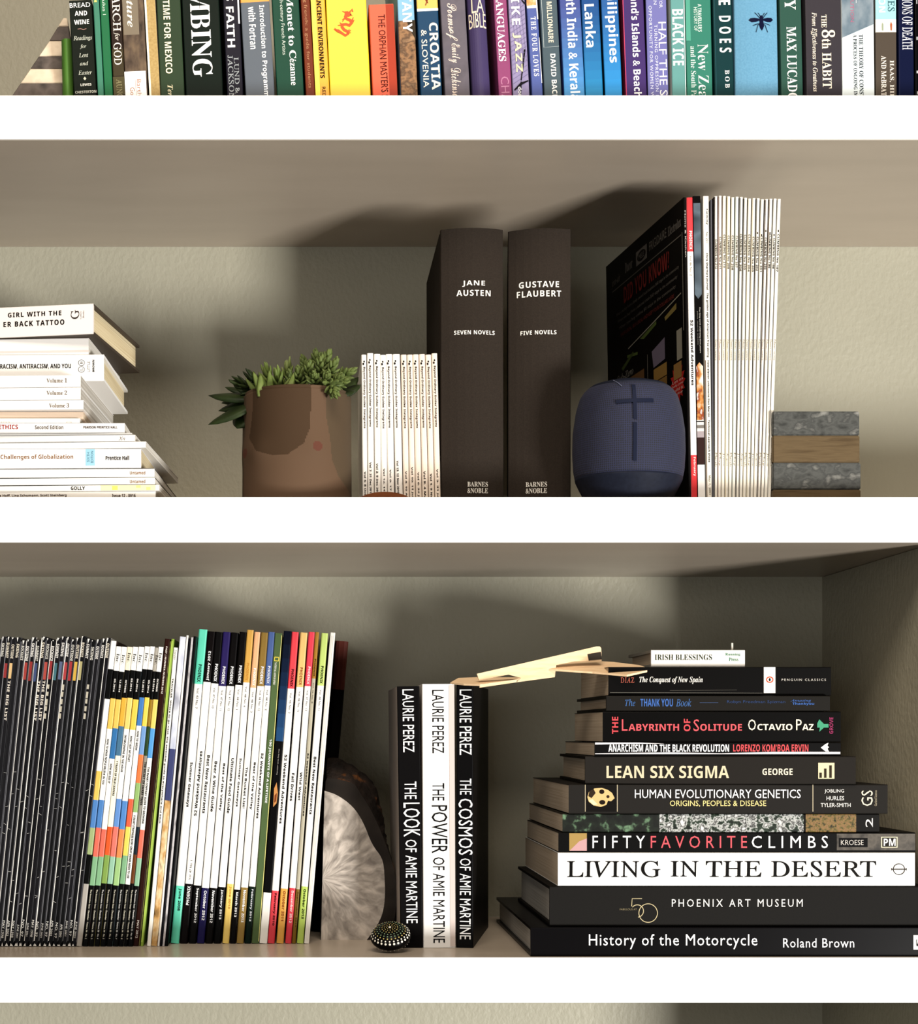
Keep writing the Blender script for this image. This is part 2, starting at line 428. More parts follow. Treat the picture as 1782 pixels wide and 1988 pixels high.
tb(641, 719.5, -180, -.048, 'f0c922', 'thick bright yellow book with a small orange dragon emblem',
   [('P', DR, drx(ell(675, 30.5, 6.5, 5))), ('L', DR, [6, 6, 5.5, 6, 6.5, 6, 5.5, 6, 6, 6, 5.5, 5, 5, 5, 6, 1.2], drx(BODY))] +
   [('L', DR, [3.4, .6], drx(p)) for p in ([(670, 38), (663.5, 40.5)], [(668, 38), (664, 45)], [(683, 45), (688, 42)], [(683, 43), (686, 36.5)], [(684, 45), (687, 46)], [(662, 51), (655, 51)], [(664, 50), (659, 45.5)], [(675, 66), (681, 61)], [(675, 67), (681, 66)], [(675, 66), (678, 59)],
                                            [(655, 62), (649, 56)], [(659, 64), (652, 63)], [(680, 31), (684, 34)], [(678, 27), (683, 21)], [(671, 27), (664, 24)], [(676, 26), (668, 25)], [(684, 26), (683.5, 19.5)])], W=.155)
tb(723.5, 772, 10, -.046, 'e35a38', 'short orange-red book with dark capitals and a darker red strip along its right side',
   [('R', 'a8361d', 33, 48, 11, 190), T_("THE ORPHAN MASTER'S S", 's', '4a0d0b', 17, 31, 30, 191)], W=.13)
RK = nodemat('rock_photo_print', ('3a2a1e', '9a7350', '5c4431', 'a98562'), (90, 90, 130), 8, .5, pos=(.3, .45, .55, .7))
tb(779, 811, -190, -.043, '78aecf', 'book with a pale blue sky above brown cliff photo on the spine',
   [('P', '3b3225', [(16, 41), (33, 41), (33, 80), (26, 66)]), T_('BRITTANY', 'sb', W_, 9, 27, -72, 64)], bands=[(41, 230, RK)])
tb(817, 858, -200, -.047, '163f60', 'dark blue travel guide with cream CROATIA below a gold band',
   [('R', W_, .3, 41, 18, 23), T_('CROATIA', 'sb', 'fff3d8', 22, 39, 46, 176), T_('& SLOVENIA', 's', 'fff3d8', 6, 17, 59, 171), ('L', '7c2a14', [1, 3, 1.5], [(14, -8), (19, 2), (22, 8)]), ('L', '7c2a14', [1, 2], [(23, -2), (17, 12)])],
   bands=[(-300, 18, 'eeb651')])
SLATE = nodemat('mottled_slate_print', ('4f4a52', '635d66', '57525f'), (40, 40, 40), 6, .5)
tb(864, 912.5, -200, -.054, '5b5660', 'mottled grey-violet book with flowing cream script lettering',
   [T_('The', 'sc', 'e4d2c4', 20, 36, -42, -6), T_('Poems', 'sc', 'e4d2c4', 13, 31, 8, 58), T_('of', 'sc', 'e4d2c4', 8, 30, 58, 82), T_('Emily', 'sc', 'e4d2c4', 10, 34, 86, 124), T_('Dickinson', 'sc', 'e4d2c4', 14, 33, 134, 198)], spine_mat=SLATE)
tb(917, 952, -200, -.058, '43395f', 'dark violet book with thin tall gold capitals laid across its spine',
   [T_('LA', 't', 'eee0c4', 7, 31, 2, 30, 'h'), T_('BIBLE', 't', 'eee0c4', 1, 34, 31, 59, 'h')], hard=True, bulge=.004)
tb(968.5, 994, -180, -.058, '8a3d6b', 'raspberry purple book with white serif capitals ending in LANGUAGES',
   [T_('LOVE LANGUAGES', 'rb', W_, 4, 18, -75, 120), T_('CHA', 't', 'b9759a', 5, 21, 150, 200)])
LAV = nodemat('lavender_photo_print', ('9a90b4', '8b82a8', 'a59bb8'), (30, 30, 20), 3, .5)
tb(996, 1028, -190, -.052, '9a90b4', 'lavender photo book with widely spaced white and yellow capitals JAZZ',
   [('L', '6a6490', .5, [(1, 20+i*9), (31, 2+i*9)]) for i in range(17)]+[('L', '6a6490', .5, [(4+i*6, -10), (4+i*6+8, 120)]) for i in range(4)] +
   [('L', '16131c', [3, 2.5, 2], [(27, 98), (22, 130), (17, 158)]), ('L', '16131c', [2.5, 5, 2], [(3, 176), (17, 164), (31, 159)]), ('L', '16131c', 2, [(17, 160), (14, 192)]), ('L', '16131c', [1, 3], [(22, -4), (32, 10)]),
    T_('LIKE', 'sb', W_, 5, 21, -22, 50, sp=1.25), T_('JAZZ', 'sb', 'f7f2b0', 5, 21, 66, 141, sp=1.25), T_('don', 's', W_, 10, 18, 170, 190)], spine_mat=LAV)
tb(1033, 1054, -150, -.062, '4a5a9a', 'slim periwinkle book with tiny spaced serif capitals and an orange photo tip',
   [T_('THE FOUR LOVES', 'rb', W_, 6, 16, 34, 149, sp=1.3), ('R', W_, .4, 20.5, 12, 17), ('P', 'f5f2f5', [(17.5, -20), (20.8, -20), (20.8, 39), (19, 39)]), ('P', 'f5f2f5', [(19.8, 75), (20.8, 75), (20.8, 163), (19.6, 163)])],
   bands=[(-300, 12, nodemat('orange_photo_print', ('8a5423', 'e2a566', 'f3d9b4'), (200, 200, 200), 5, .5))])
tb(1057, 1090.5, -200, -.052, '45565f', 'slate book with a thin boxed rule under MILLIONAIRE',
   [T_('MILLIONAIRE', 'sb', 'e7d9c0', 13, 23, 5, 84), T_('DAVID BACH', 'sb', 'efece6', 15, 25, 106, 194), ('L', 'b9c4c6', .8, [(3.5, -40), (3.5, 93), (33, 92)])])
tb(1095.5, 1135.5, -200, -.051, '3a4ba0', 'first of the three blue travel guides, violet at top, ending in Kerala',
   [T_('South India & Kerala', 'sb', W_, 12, 31, -36, 196)], bands=grad(-40, 190, '3f3a7c', '3f93cf', 12))
tb(1137, 1171, -200, -.047, '0f5f9f', 'middle one of the three blue travel guides, titled Sri Lanka',
   [T_('Sri Lanka', 'sb', W_, 5, 25, -38, 93)], bands=grad(-20, 190, '153f7c', '1386bd', 12))
tb(1175, 1208, -200, -.045, '1b6fb2', 'third of the three blue travel guides, titled Philippines',
   [T_('Philippines', 'sb', W_, 6, 30, -30, 123)], bands=grad(-20, 190, '1f4f8f', '1590d3', 12), cover='15343f')
tb(1215, 1256, -200, -.038, '3f2b66', "dark purple travel guide with white Islands & Beaches and a red left edge",
   [('R', 'c03a5e', .2, 1.8, -120, 190), T_("Thailand's Islands & Beach", 'sb', W_, 16, 31, -52, 190)], cover='7c2444')
tb(1258, 1298, -200, -.025, '6b6ba8', 'lavender blue book with thin white HALF THE above two dotted small lines',
   [T_('HALF THE SK', 't', W_, 23, 38, 44, 206), T_('TURNING OPPRESSION IN', 's', 'dfe2f6', 15, 21, 49, 196, sp=1.2), T_('OPPORTUNITY FOR WOMEN W', 's', 'dfe2f6', 5, 11, 12, 190, sp=1.2), T_('TOR', 's', 'dfe2f6', 26, 32, -3, 17), T_('AN', 's', 'dfe2f6', 15, 21, -6, 10)], cover='1c1c2e')
tb(1305, 1332, -200, -.02, '5d9693', 'grey-teal book with tall condensed white BLACK ICE', [T_('BLACK ICE', 'sb', W_, 2.5, 24, 19, 128), ('R', 'dff0ee', 25.6, 27, -120, 190)], cover='e8f3f2')
tb(1334, 1383.5, -200, -.022, '2f7866', "sea green traveller's history of New Zealand with white serif lettering",
   [T_("A TRAVELLER'S", 'sb', 'd6e9e0', 24, 31, 9, 63), T_('HISTORY OF', 's', 'd6e9e0', 16, 23, 15, 61), T_('New Zea', 'r', W_, 22, 42, 87, 191), T_('and the South Pa', 'r', 'e6f2ea', 8, 18, 91, 190), ('R', '4b9c86', .5, 9, -120, 80)])
tb(1388, 1425, -190, -.025, '123c40', 'dark teal book with widely spaced condensed white DOES',
   [T_('LOVE', 'sb', W_, 11, 34, -68, 11, sp=1.7), T_('DOES', 'sb', W_, 11, 34, 32, 103, sp=1.7), T_('BOB', 'rb', 'e9eeee', 20, 29, 137, 172, sp=1.5), ('R', '1f5056', 2, 3.2, -100, 190)])
NV = '10163a'
CLB = nodemat('light_blue_cloth', ('5f94b4', '6ba0c0'), (700, 700, 700), 3, .8)
wc = (1475, 46)
def wq(p): return [(x-1424, y) for x, y in p]
tb(1427.5, 1511, -190, -.017, '79aecb', 'thick pale blue cloth book with a navy wasp emblem',
   [('P', NV, wq(ell(1475, 39, 3.4, 5))), ('P', NV, wq(ell(1475, 45, 4, 6))), ('P', NV, wq([(1471, 48), (1479, 48), (1480, 55), (1478, 60), (1475.5, 64), (1472, 59), (1470.5, 54)])),
    ('P', NV, wq([(1472, 41), (1462, 39), (1454, 39.5), (1450, 43), (1456, 47.5), (1464, 47), (1472, 44)])), ('P', NV, wq([(1478, 41), (1488, 38.5), (1495, 38.5), (1498.5, 42), (1493, 47), (1486, 47), (1478, 44)]))] +
   [('L', NV, 1.1, wq(p)) for p in ([(1473, 37), (1470, 31), (1468, 30)], [(1477, 37), (1480, 31), (1482, 30)], [(1472, 40), (1466, 33), (1462, 29)], [(1478, 40), (1483, 33), (1487, 29)],
                                    [(1471, 50), (1464, 52), (1458, 54)], [(1479, 49), (1486, 51), (1492, 53)], [(1471, 52), (1468, 53), (1464, 67)], [(1479, 52), (1482, 53), (1487, 67)])], spine_mat=CLB, hard=True, bulge=.003, W=.155)
tb(1517, 1559, -190, -.022, '2e5247', 'forest green book with white serif author capitals, right of the wasp book',
   [T_('Y', 'rb', W_, 10, 31, 0, 20), T_('MAX LUCADO', 'rb', W_, 12, 31, 53, 196)])
tb(1566, 1635, -200, -.018, '3d393f', 'wide charcoal book with cream HABIT and an italic subtitle',
   [T_('THE', 'rb', CR, 31, 41, 30, 55), T_('8', 'rb', CR, 31, 57, 59, 75), T_('th HABIT', 'rb', CR, 31, 49, 77, 173), T_('From Effectiveness to Greatness', 'bi', 'efe3d2', 10, 22, 25, 179)])
BG = nodemat('blue_grey_photo_print', ('7d8d99', '5d7180', '8c99a2', '4f6472'), (40, 40, 25), 4, .5, pos=(.3, .45, .6, .7))
tb(1635.5, 1698, -190, -.012, 'e6f1f4', 'book with a grey-blue photo sloping down onto icy white, small dark capitals',
   [('P', BG, [(0.3, -30), (62, -30), (62, 48), (0.3, 74)]), T_('THE THEORY OF CONSTR', 'rb', '1c2830', 33, 41, 68, 198), T_('A PROCESS OF ONGOING IMP', 'rb', '1c2830', 22, 29, 68, 194),
    T_('REVOLUTION', 's', 'b0627f', 17, 24, -40, 44), T_('L', 's', W_, 28, 34, -6, 7)])
tb(1700.5, 1741, -190, -.006, '4f463d', 'brown book with a pale aqua top and a white band holding two small marks',
   [T_('ES', 'r', '2c5a66', 24, 37, 2, 23), T_('ON', 'sb', W_, 6, 19, -3, 25), ('P', 'b0592f', [(30, 43), (32, 48), (31.5, 60), (29, 60), (28, 48)]), ('P', '9aa58a', [(13, 44), (15, 48), (15, 60), (12, 60), (12, 48)]),
    T_('HAAS, HIR', 'rb', 'efe6da', 26, 35, 118, 193), T_('AND McBRATN', 'rb', 'efe6da', 10, 20, 109, 196)], bands=[(-300, 38, '9fd0d6'), (38, 63, 'f4f1e8')])
tb(1745, 1774.5, -190, -.006, '131b40', 'navy book with condensed white serif capitals ending OF DEATH', [T_('TIONS OF DEATH', 'r', 'eef0f6', 7, 27, -9, 97)])
tb(1777, 1803, -200, -.004, '0b0b0d', 'black book cut off by the right edge of the photo', [('R', 'e6e6e6', 2.5, 4.5, 72, 78), ('R', 'e6e6e6', 2.5, 4.5, 138, 143), ('R', 'e6e6e6', 2.5, 4, -4, 8), ('R', 'd0d0d0', 3, 4.5, 178, 184)])

# ------------------------------------------------------------------ middle shelf: white stack at the left
GS = 'white books in the left stack'
zb = MID_Z
def ml(*a, **k):
    global zb
    k.setdefault('group', GS)
    zb = lay(zb, *a, **k)
ORG = '8a5f36'
ml(.012, -190, 302, 953, 'fbf8f2', 'lowest white journal of the left stack, small names and issue number on the spine',
   [T_('James Hoff, Lina Schumann, Scott Steinberg', 'sb', '4a3428', -22, 128, 958, 964, 'h'), T_('Issue 12 - 0916', 'sb', '4a3428', 217, 263, 959, 966, 'h')], W=.2, yaw=-.05, name='magazine', cat='magazine')
ml(.012, -180, 309, 940.5, 'fdfbf4', 'white journal marked GOLLY with a pale yellow strip, near the bottom of the left stack',
   [T_('GOLLY', 'sb', '2a2622', 136, 164, 943.5, 950.5, 'h'), ('R', 'fff2b8', 195, 302, 942, 952), ('R', 'ffe96e', 217, 228, 943, 951), ('R', 'ffe98a', 264, 273, 942.5, 947), ('R', 'ffe98a', 284, 292, 946, 951.5)], W=.2, yaw=-.05, name='magazine', cat='magazine')
ml(.012, -180, 301, 926.5, 'fdfaf2', 'white softcover marked Untamed, the lower of two alike in the left stack', [T_('Untamed', 'sb', ORG, 252, 282, 931.5, 938.5, 'h')], W=.2, yaw=-.04, cover='2a2522')
ml(.012, -180, 300, 909, 'fdfaf2', 'white softcover marked Untamed, the upper of two alike in the left stack', [T_('Untamed', 'sb', ORG, 252, 282, 915, 921.5, 'h'), ('R', '1d1815', -170, 300, 909.6, 910.4)], W=.2, yaw=-.03, cover='2a2522')
ml(.014, -170, 274, 870.5, 'fdfcfa', 'thick white textbook on globalization with a pale blue sticker',
   [T_('Challenges of Globalization', 'sb', ORG, 0, 142, 882, 893.5, 'h'), ('R', '9fd2e6', 166, 184, 872, 904), T_('SIXTH', 's', '2d5a70', 168.5, 173.5, 878, 897, 'u'), T_('EDITION', 's', '2d5a70', 176, 181, 876, 899, 'u'),
    T_('Prentice Hall', 'sb', '3a3532', 205, 251, 885, 893.5, 'h')], W=.17, tint='cream', yaw=-.02)
ml(.012, -160, 283, 856.5, 'fdfaf4', 'plain thin white magazine lying just above the globalization textbook', [], W=.19, yaw=-.06, name='magazine', cat='magazine')
ml(.012, -160, 262, 843.5, 'fdfaf4', 'thin white magazine with a tiny scribbled mark near its right end', [T_('Xn', 'i', '6b5a50', 230, 243, 848, 855, 'h')], W=.19, yaw=-.05, name='magazine', cat='magazine')
ml(.012, -150, 256, 840, 'd9d6d0', 'very thin grey pamphlet under the ethics book', [], W=.18, yaw=-.05, name='pamphlet', cat='pamphlet')
ml(.012, -170, 242, 821, 'fdfbf8', 'white book with red word ETHICS in the left stack',
   [T_('ETHICS', 'sb', 'a0281e', -2, 35, 825, 834, 'h'), T_('Second Edition', 'sb', '5a4c40', 68, 123, 826, 834, 'h'), T_('PEARSON PRENTICE HALL', 'sb', '4a3a30', 162, 228, 827.5, 832.5, 'h')], W=.17)
ml(.014, -180, 155, 811.5, 'fbf7f0', 'thin white booklet directly on top of the ethics book', [T_('RIOS', 's', 'a48a78', -5, 20, 819, 820.8, 'h'), T_('O', 's', 'a48a78', 128, 140, 819, 820.8, 'h')], W=.15)
ml(.018, -180, 162, 799, 'e6cdb4', 'pinkish beige softcover under the three numbered volumes', [], W=.15, tint='tan')
for nm, yt, xr, n in (('lowest', 776, 162, '3'), ('middle', 751.5, 156.5, '2'), ('top', 727.5, 156.5, '1')):
    ml(.01, -190, xr, yt, 'fdfaf6', nm+' of three matching white softcovers in the left stack, marked Volume '+n,
       [T_('Volume '+n, 'rb', '6a5844', 90 if n != '3' else 95, 130 if n != '3' else 134, yt+7, yt+15.5, 'h')], W=.168, yaw=-.04, tint='grey')
ml(.034, -160, 201.5, 687.5, 'fdfbf7', 'white hardback with ANTIRACISM, AND YOU in blocky black capitals',
   [T_('RACISM, ANTIRACISM, AND YOU', 'sb', '1c1a18', -1, 138, 706, 716.5, 'h'), ('L', '3a3632', .9, ell(158, 704.5, 6, 5.6, 24)+[(164, 704.5)]), ('L', '3a3632', .9, ell(158, 717.5, 6, 5.6, 24)+[(164, 717.5)]),
    T_('B', 'r', '3a3632', 155.5, 160.5, 702, 707, 'u'), T_('L', 'r', '3a3632', 155.5, 160.5, 715, 720, 'u'), T_('LITTLE', 's', '6a645e', 170, 175, 702, 722, 'u'), T_('BROWN', 'sb', '2a2622', 179.5, 183.5, 699, 722.5, 'u')],
   W=.14, hard=True, tint='cream', yaw=-.03)
ml(.036, -150, 172, 655.5, 'f6f0ea', 'white softcover with a blank spine near the top of the left stack', [('R', 'dccdc6', -150, 172, 680, 684)], W=.15, yaw=-.06)
ml(.024, -250, 181, 588.5, 'f7ece6', 'topmost white hardback of the left stack, overhanging with GIRL WITH THE',
   [T_('GIRL WITH THE', 'sb', '14100e', 8, 117, 600.5, 610, 'h', 1.25), T_('ER BACK TATTOO', 'sb', '14100e', -1, 123, 618, 628.5, 'h', 1.25), T_('G', 'r', '3a3330', 136, 153, 601, 618.5, 'u'),
    T_('Gallery', 'r', '6a5f5a', 155, 158, 603, 619, 'u'), T_('Books', 'r', '6a5f5a', 160, 163, 603, 617, 'u')], W=.147, hard=True, tint='cream', yaw=-.16, cover='4a4036')

# ------------------------------------------------------------------ potted succulent
zp = .072; kp = ks(zp); R0 = 105/kp
H0 = (PY0-768)/kp-(MID_Z-EYE)
pot = thing('potted_succulent', 'brown planter painted with a bare torso and filled with green succulents', 'potted plant', (wx(576.5, zp), zp, MID_Z))
bm = bmesh.new(); NA, NZ = 260, 150
SK, GR, DK, NP = mat('5f4a39', .75), mat('524434', .75), mat('4b3929', .75), mat('5f3a2e', .75)
torsoL = [(472, 965), (476, 880), (473, 850), (480, 820), (488, 790), (492, 760), (478, 762)]
def inside(x, y, poly):
    c = False
    for i in range(len(poly)):
        a, b = poly[i], poly[i-1]
        if (a[1] > y) != (b[1] > y) and x < (b[0]-a[0])*(y-a[1])/(b[1]-a[1])+a[0]: c = not c
    return c
torso = [(474, 1000), (475, 905), (472, 880), (478, 845), (480, 750), (630, 750), (633, 830), (640, 870), (643, 905), (655, 935), (678, 962), (680, 1000)]
dark = [(493, 750), (492, 820), (486, 862), (500, 890), (530, 900), (560, 900), (590, 880), (602, 850), (605, 750)]
rows = []
def prad(v, a): return R0*(1+.012*(1-v))-.0015*(v > .97)
for j in range(NZ+1):
    v = j/NZ; rows.append([])
    for i in range(NA):
        a = 2*math.pi*i/NA; r = prad(v, a)
        # a gentle relief: bust, tapering waist
        x = 576.5+r*math.sin(a)*kp; y = 768+(1-v)*(H0*kp)
        fr = max(0, math.cos(a))
        bump = .002*math.exp(-((x-614)/24)**2-((y-882)/22)**2)+.002*math.exp(-((x-500)/24)**2-((y-885)/22)**2)
        r += bump*(fr > 0)
        rows[-1].append(bm.verts.new((r*math.sin(a), -r*math.cos(a), v*H0)))
for j in range(NZ):
    for i in range(NA):
        f = bm.faces.new((rows[j][i], rows[j][(i+1) % NA], rows[j+1][(i+1) % NA], rows[j+1][i])); f.smooth = True
        c = f.calc_center_median(); x = 576.5+c.x*kp; y = 768+(H0-c.z)*kp
        f.material_index = 1
        if c.y < 0:
            if inside(x, y, torso): f.material_index = 0
            if inside(x, y, dark): f.material_index = 2
            if math.hypot(x-616, y-884) < 9 or math.hypot((x-477)*2, y-887) < 9: f.material_index = 3
bm.faces.new(list(reversed(rows[0])))
ri = [bm.verts.new((v.co.x*.93, v.co.y*.93, H0)) for v in rows[-1]]; rb = [bm.verts.new((v.co.x*.92, v.co.y*.92, H0-.015)) for v in rows[-1]]
for i in range(NA):
    bm.faces.new((rows[-1][i], rows[-1][(i+1) % NA], ri[(i+1) % NA], ri[i])); bm.faces.new((ri[i], ri[(i+1) % NA], rb[(i+1) % NA], rb[i]))
obj('pot', bm, [SK, GR, DK, NP], pot)['label'] = 'brown painted pot with torso design'
bm = bmesh.new(); bmesh.ops.create_circle(bm, cap_ends=True, radius=R0*.915, segments=40)
for v in bm.verts: v.co.z = H0-.012+random.uniform(-.001, .001)
obj('soil', bm, nodemat('potting_soil', ('1c1510', '3a2c20'), (300, 300, 300), 5, .95), pot)
LG = nodemat('sedum_green', ('3a4822', '66743e', '505e30'), (90, 90, 90), 3, .45)
LM = nodemat('mid_leaf_green', ('4a5a26', '66763a', '87925a'), (60, 60, 60), 3, .5)
LD = nodemat('dark_leaf_green', ('1c2612', '2c3819'), (60, 60, 60), 3, .5)
def leaf(bm, base, dirv, up, L, w, th, curl=.2, tip=.05):
    d = Vector(dirv).normalized(); s = d.cross(Vector(up)).normalized(); n = s.cross(d).normalized()
    prev = None; N = 7
    for i in range(N+1):
        t = i/N; ww = w*math.sin(math.pi*min(1, .15+t*.85))**.6*(1-.15*t)+tip*w*(1-t)
        if i == N: ww = w*.03
        c = Vector(base)+d*L*t+n*curl*L*t*t
        ring = [bm.verts.new(c+s*ww*math.cos(q*math.pi/3)+n*th*(ww/w)*math.sin(q*math.pi/3)) for q in range(6)]
        if prev:
            for q in range(6): bm.faces.new((prev[q], prev[(q+1) % 6], ring[(q+1) % 6], ring[q]))
        else: bm.faces.new(ring)
        prev = ring
    bm.faces.new(prev)
def sprig(px, py, dz, ax, n, ll, m, w=.22):
    base = Vector((wx(px, zp+dz)-pot.location.x, dz, wz(py, zp+dz)-MID_Z)); A = Vector(ax).normalized()
    U = A.orthogonal().normalized(); V = A.cross(U); bm = bmesh.new()
    for i in range(n):
        f = i/n; g = i*2.39996
        rad = U*math.cos(g)+V*math.sin(g)
        d = rad*(1-f*.75)+A*(.25+f*1.1)
        leaf(bm, base+A*ll*1.5*f-A*ll*.8+rad*ll*.08, d, A, ll*(1-.4*f)*random.uniform(.8, 1.15), ll*w*(1-.3*f)*.75, ll*w*.5, curl=.15)
    # short stem back into the pot
    st = Vector((base.x*.75, base.y*.75, H0-.012)); leaf(bm, st, base-A*ll*.6-st, (0, 1, 0.01), (base-A*ll*.6-st).length+.003, .0018, .0018, 0)
    return obj('sprig', bm, m, pot, smooth=True)
for p in [(598, 722, -.02, (.1, -.5, 1)), (622, 712, -.005, (.1, -.3, 1)), (645, 716, -.012, (.4, -.5, .9)), (672, 726, -.008, (1, -.4, .35)), (610, 738, -.034, (0, -1, .5)), (632, 738, -.036, (.3, -1, .5)),
          (652, 738, -.03, (.6, -.8, .4)), (646, 757, -.046, (.4, -.7, -.75)), (580, 733, -.022, (-.1, -.6, 1)), (615, 702, .01, (-.1, -.1, 1)), (634, 700, .012, (.3, 0, 1)), (660, 742, -.02, (.9, -.6, .1)), (592, 712, .015, (-.3, 0, 1)), (565, 742, -.02, (-.2, -.5, .9))]:
    sprig(p[0], p[1], p[2], p[3], 17, .0098, LG, .34)
for p in [(540, 748, -.025, (-.1, -.4, 1)), (522, 742, -.01, (-.3, -.2, 1)), (500, 748, -.012, (-.7, -.4, .8)), (556, 735, .0, (.1, -.1, 1)), (480, 752, -.005, (-.9, -.3, .4))]:
    sprig(p[0], p[1], p[2], p[3], 16, .015, LM if p[0] > 510 else LD, .2)
def bigleaf(px0, py0, px1, py1, dz0, dz1, w, m, curl=.1, up=(0, -1, .3)):
    a = Vector((wx(px0, zp+dz0)-pot.location.x, dz0, wz(py0, zp+dz0)-MID_Z)); b = Vector((wx(px1, zp+dz1)-pot.location.x, dz1, wz(py1, zp+dz1)-MID_Z))
    bm = bmesh.new(); leaf(bm, a, b-a, up, (b-a).length, w, w*.3, curl)
    o = obj('leaf', bm, m, pot, smooth=True); return o
for q in [(520, 768, 502, 722, -.02, -.02, .003, LM), (505, 772, 476, 735, -.02, -.02, .0025, LM), (510, 770, 491, 722, -.034, -.03, .0032, LM), (505, 770, 506, 727, -.035, -.032, .0035, LM), (525, 768, 523, 720, -.03, -.03, .0032, LM),
          (560, 765, 570, 726, -.04, -.03, .003, LM), (520, 770, 500, 735, 0, 0, .005, LD), (535, 768, 545, 730, -.02, -.02, .005, LD)]:
    bigleaf(*q, curl=.06)
for q in [(500, 772, 406, 779, -.005, 0, .0115, LD), (500, 777, 410, 835, -.01, -.012, .0115, LD), (495, 768, 432, 790, .012, .012, .010, LD), (485, 800, 462, 836, -.004, -.012, .012, LD), (498, 772, 428, 806, -.005, .0, .011, LD), (490, 765, 436, 758, .02, .02, .008, LD), (490, 766, 450, 748, .0, .0, .009, LD),
          (470, 790, 424, 822, .012, .016, .010, LD), (655, 765, 697, 738, .01, .02, .008, LD), (660, 768, 703, 752, .0, .0, .010, LD), (650, 765, 690, 764, -.012, -.012, .010, LD), (655, 762, 686, 744, .03, .03, .008, LD)]:
    bigleaf(*q, curl=.12, up=(0, -.6, 1))

# ------------------------------------------------------------------ wooden piece and booklets
zw = .056; kw_ = ks(zw)
bm = bmesh.new(); N = 28; hw, hh = 58/kw_, .0118
rr = []
for y in (-.008, .008):
    rr.append([bm.verts.new((-hw*math.cos(math.pi*i/N), y, hh*math.sin(math.pi*i/N))) for i in range(N+1)])
bm.faces.new(rr[0]); bm.faces.new(rr[1])
for i in range(N+1): bm.faces.new((rr[0][i], rr[0][(i+1) % (N+1)], rr[1][(i+1) % (N+1)], rr[1][i]))
o = obj('wooden_bookend', bm, nodemat('reddish_wood', ('5c3015', '7d4520', '6a3818'), (60, 60, 400), 4, .5)); o.location = (wx(746, zw), zw, MID_Z)
tag(o, 'low arched reddish wooden piece in front of the small white booklets', 'bookend')
bx0 = [703.9, 714.4, 727.3, 740.5, 753, 768, 783.5, 795.6, 807.4, 820, 832.5, 844.6]; bx1 = [713.9, 726.6, 739.9, 752.5, 766.2, 782.5, 795.0, 806.8, 819.3, 831.8, 844, 856]
tx0 = [701.3, 712.6, 725.9, 737.5, 748.5, 762, 778, 790, 801, 813.4, 825.7, 837.8]; ty = [689, 686, 687.5, 689.5, 688, 688, 689, 689, 688.5, 688, 689, 686.5]
dates = ['Vol 5: 8 Oct - 3', 'Vol 7: 31 Dec 2015', 'Vol 2: 9 Dec 2014', 'Vol 12: 14 Sep', 'Vol 9: 17 Apr', 'Vol 13: 12 Nov 2019', 'Vol 4: 10 Apr', 'Vol 10: 11 Jun', 'Vol 6: 22 Jul', 'Vol 8: 4 Mar', 'Vol 1: 9 Nov', 'Vol 3: 31 Jan']
dy = [916, 898, 900, 910, 912, 895, 915, 907, 917, 915, 920, 911]
for i in range(12):
    sl = (tx0[i]-bx0[i])/(965-690); c = 'fbf5ec' if i < 6 else 'f3e3d2'  # last six are white too; their shade is painted into the colour
    w = bx1[i]-bx0[i]
    lab = ('small white booklet leaning on the big black books, next to the planter' if i == 0 else 'small cream booklet touching the big black books, last of its row' if i == 11 else
           'small %s booklet, %s from the planter in its row' % ('white' if i < 6 else 'cream', ORD[i]))
    T0 = ty[i]+16
    stand('mid', .078, bx0[i], bx1[i]-.3, ty[i], sl, c, lab,
          [('P', '1d1a18', ell(5.4, T0-2.5, 1.5, 2)), ('P', '1d1a18', ell(4.0, T0+2.2, 1.7, 2.4)), T_('Beyond Ordinary Guides’ Instagrams', 'sb', '3a2a1a', 2.8, 7.8, T0+8, ty[i]+143), T_(dates[i], 'sb', '2f2418', 3.2, 7.2, dy[i], min(974, dy[i]+64))],
          W=.105, cat='booklet', name='booklet', group='white booklets by the planter', r=.0014)

# ------------------------------------------------------------------ two big omnibus volumes
BKC = nodemat('black_brown_cloth', ('29231e', '302923'), (900, 900, 900), 2, .8, spec=.06)
GB = 'black omnibus volumes'
stand('mid', .085, 856, 977.5, 447, -.002, '3a322c', 'left one of two thick black novel volumes, marked SEVEN NOVELS',
      [T_('JANE', 'sb', 'f3efe6', 41, 85, 549, 561, 'h', 1.15), T_('AUSTEN', 'sb', 'f3efe6', 30, 96, 567, 578.5, 'h', 1.15), T_('SEVEN NOVELS', 'sb', 'f3efe6', 25, 104, 645, 653, 'h', 1.1),
       T_('BARNES', 'rb', 'e9e4da', 50, 90, 938, 947.5, 'h'), T_('&NOBLE', 'rb', 'e9e4da', 50, 90, 950, 960, 'h')], W=.165, hard=True, bulge=.006, groove=.0022, spine_mat=BKC, cover=BKC, group=GB, tint='cream')
stand('mid', .085, 986.5, 1107, 448, .0, '3a322c', 'right one of two thick black novel volumes, marked FIVE NOVELS',
      [T_('GUSTAVE', 'sb', 'f3efe6', 21, 98, 550, 562, 'h', 1.15), T_('FLAUBERT', 'sb', 'f3efe6', 17, 102, 568, 580, 'h', 1.15), T_('FIVE NOVELS', 'sb', 'f3efe6', 24, 93, 645, 653, 'h', 1.1),
       T_('BARNES', 'rb', 'e9e4da', 34, 75, 938, 947.5, 'h'), T_('&NOBLE', 'rb', 'e9e4da', 34, 75, 950, 960, 'h')], W=.165, hard=True, bulge=.006, groove=.0022, spine_mat=BKC, cover=BKC, group=GB, tint='cream', yaw=-.12)

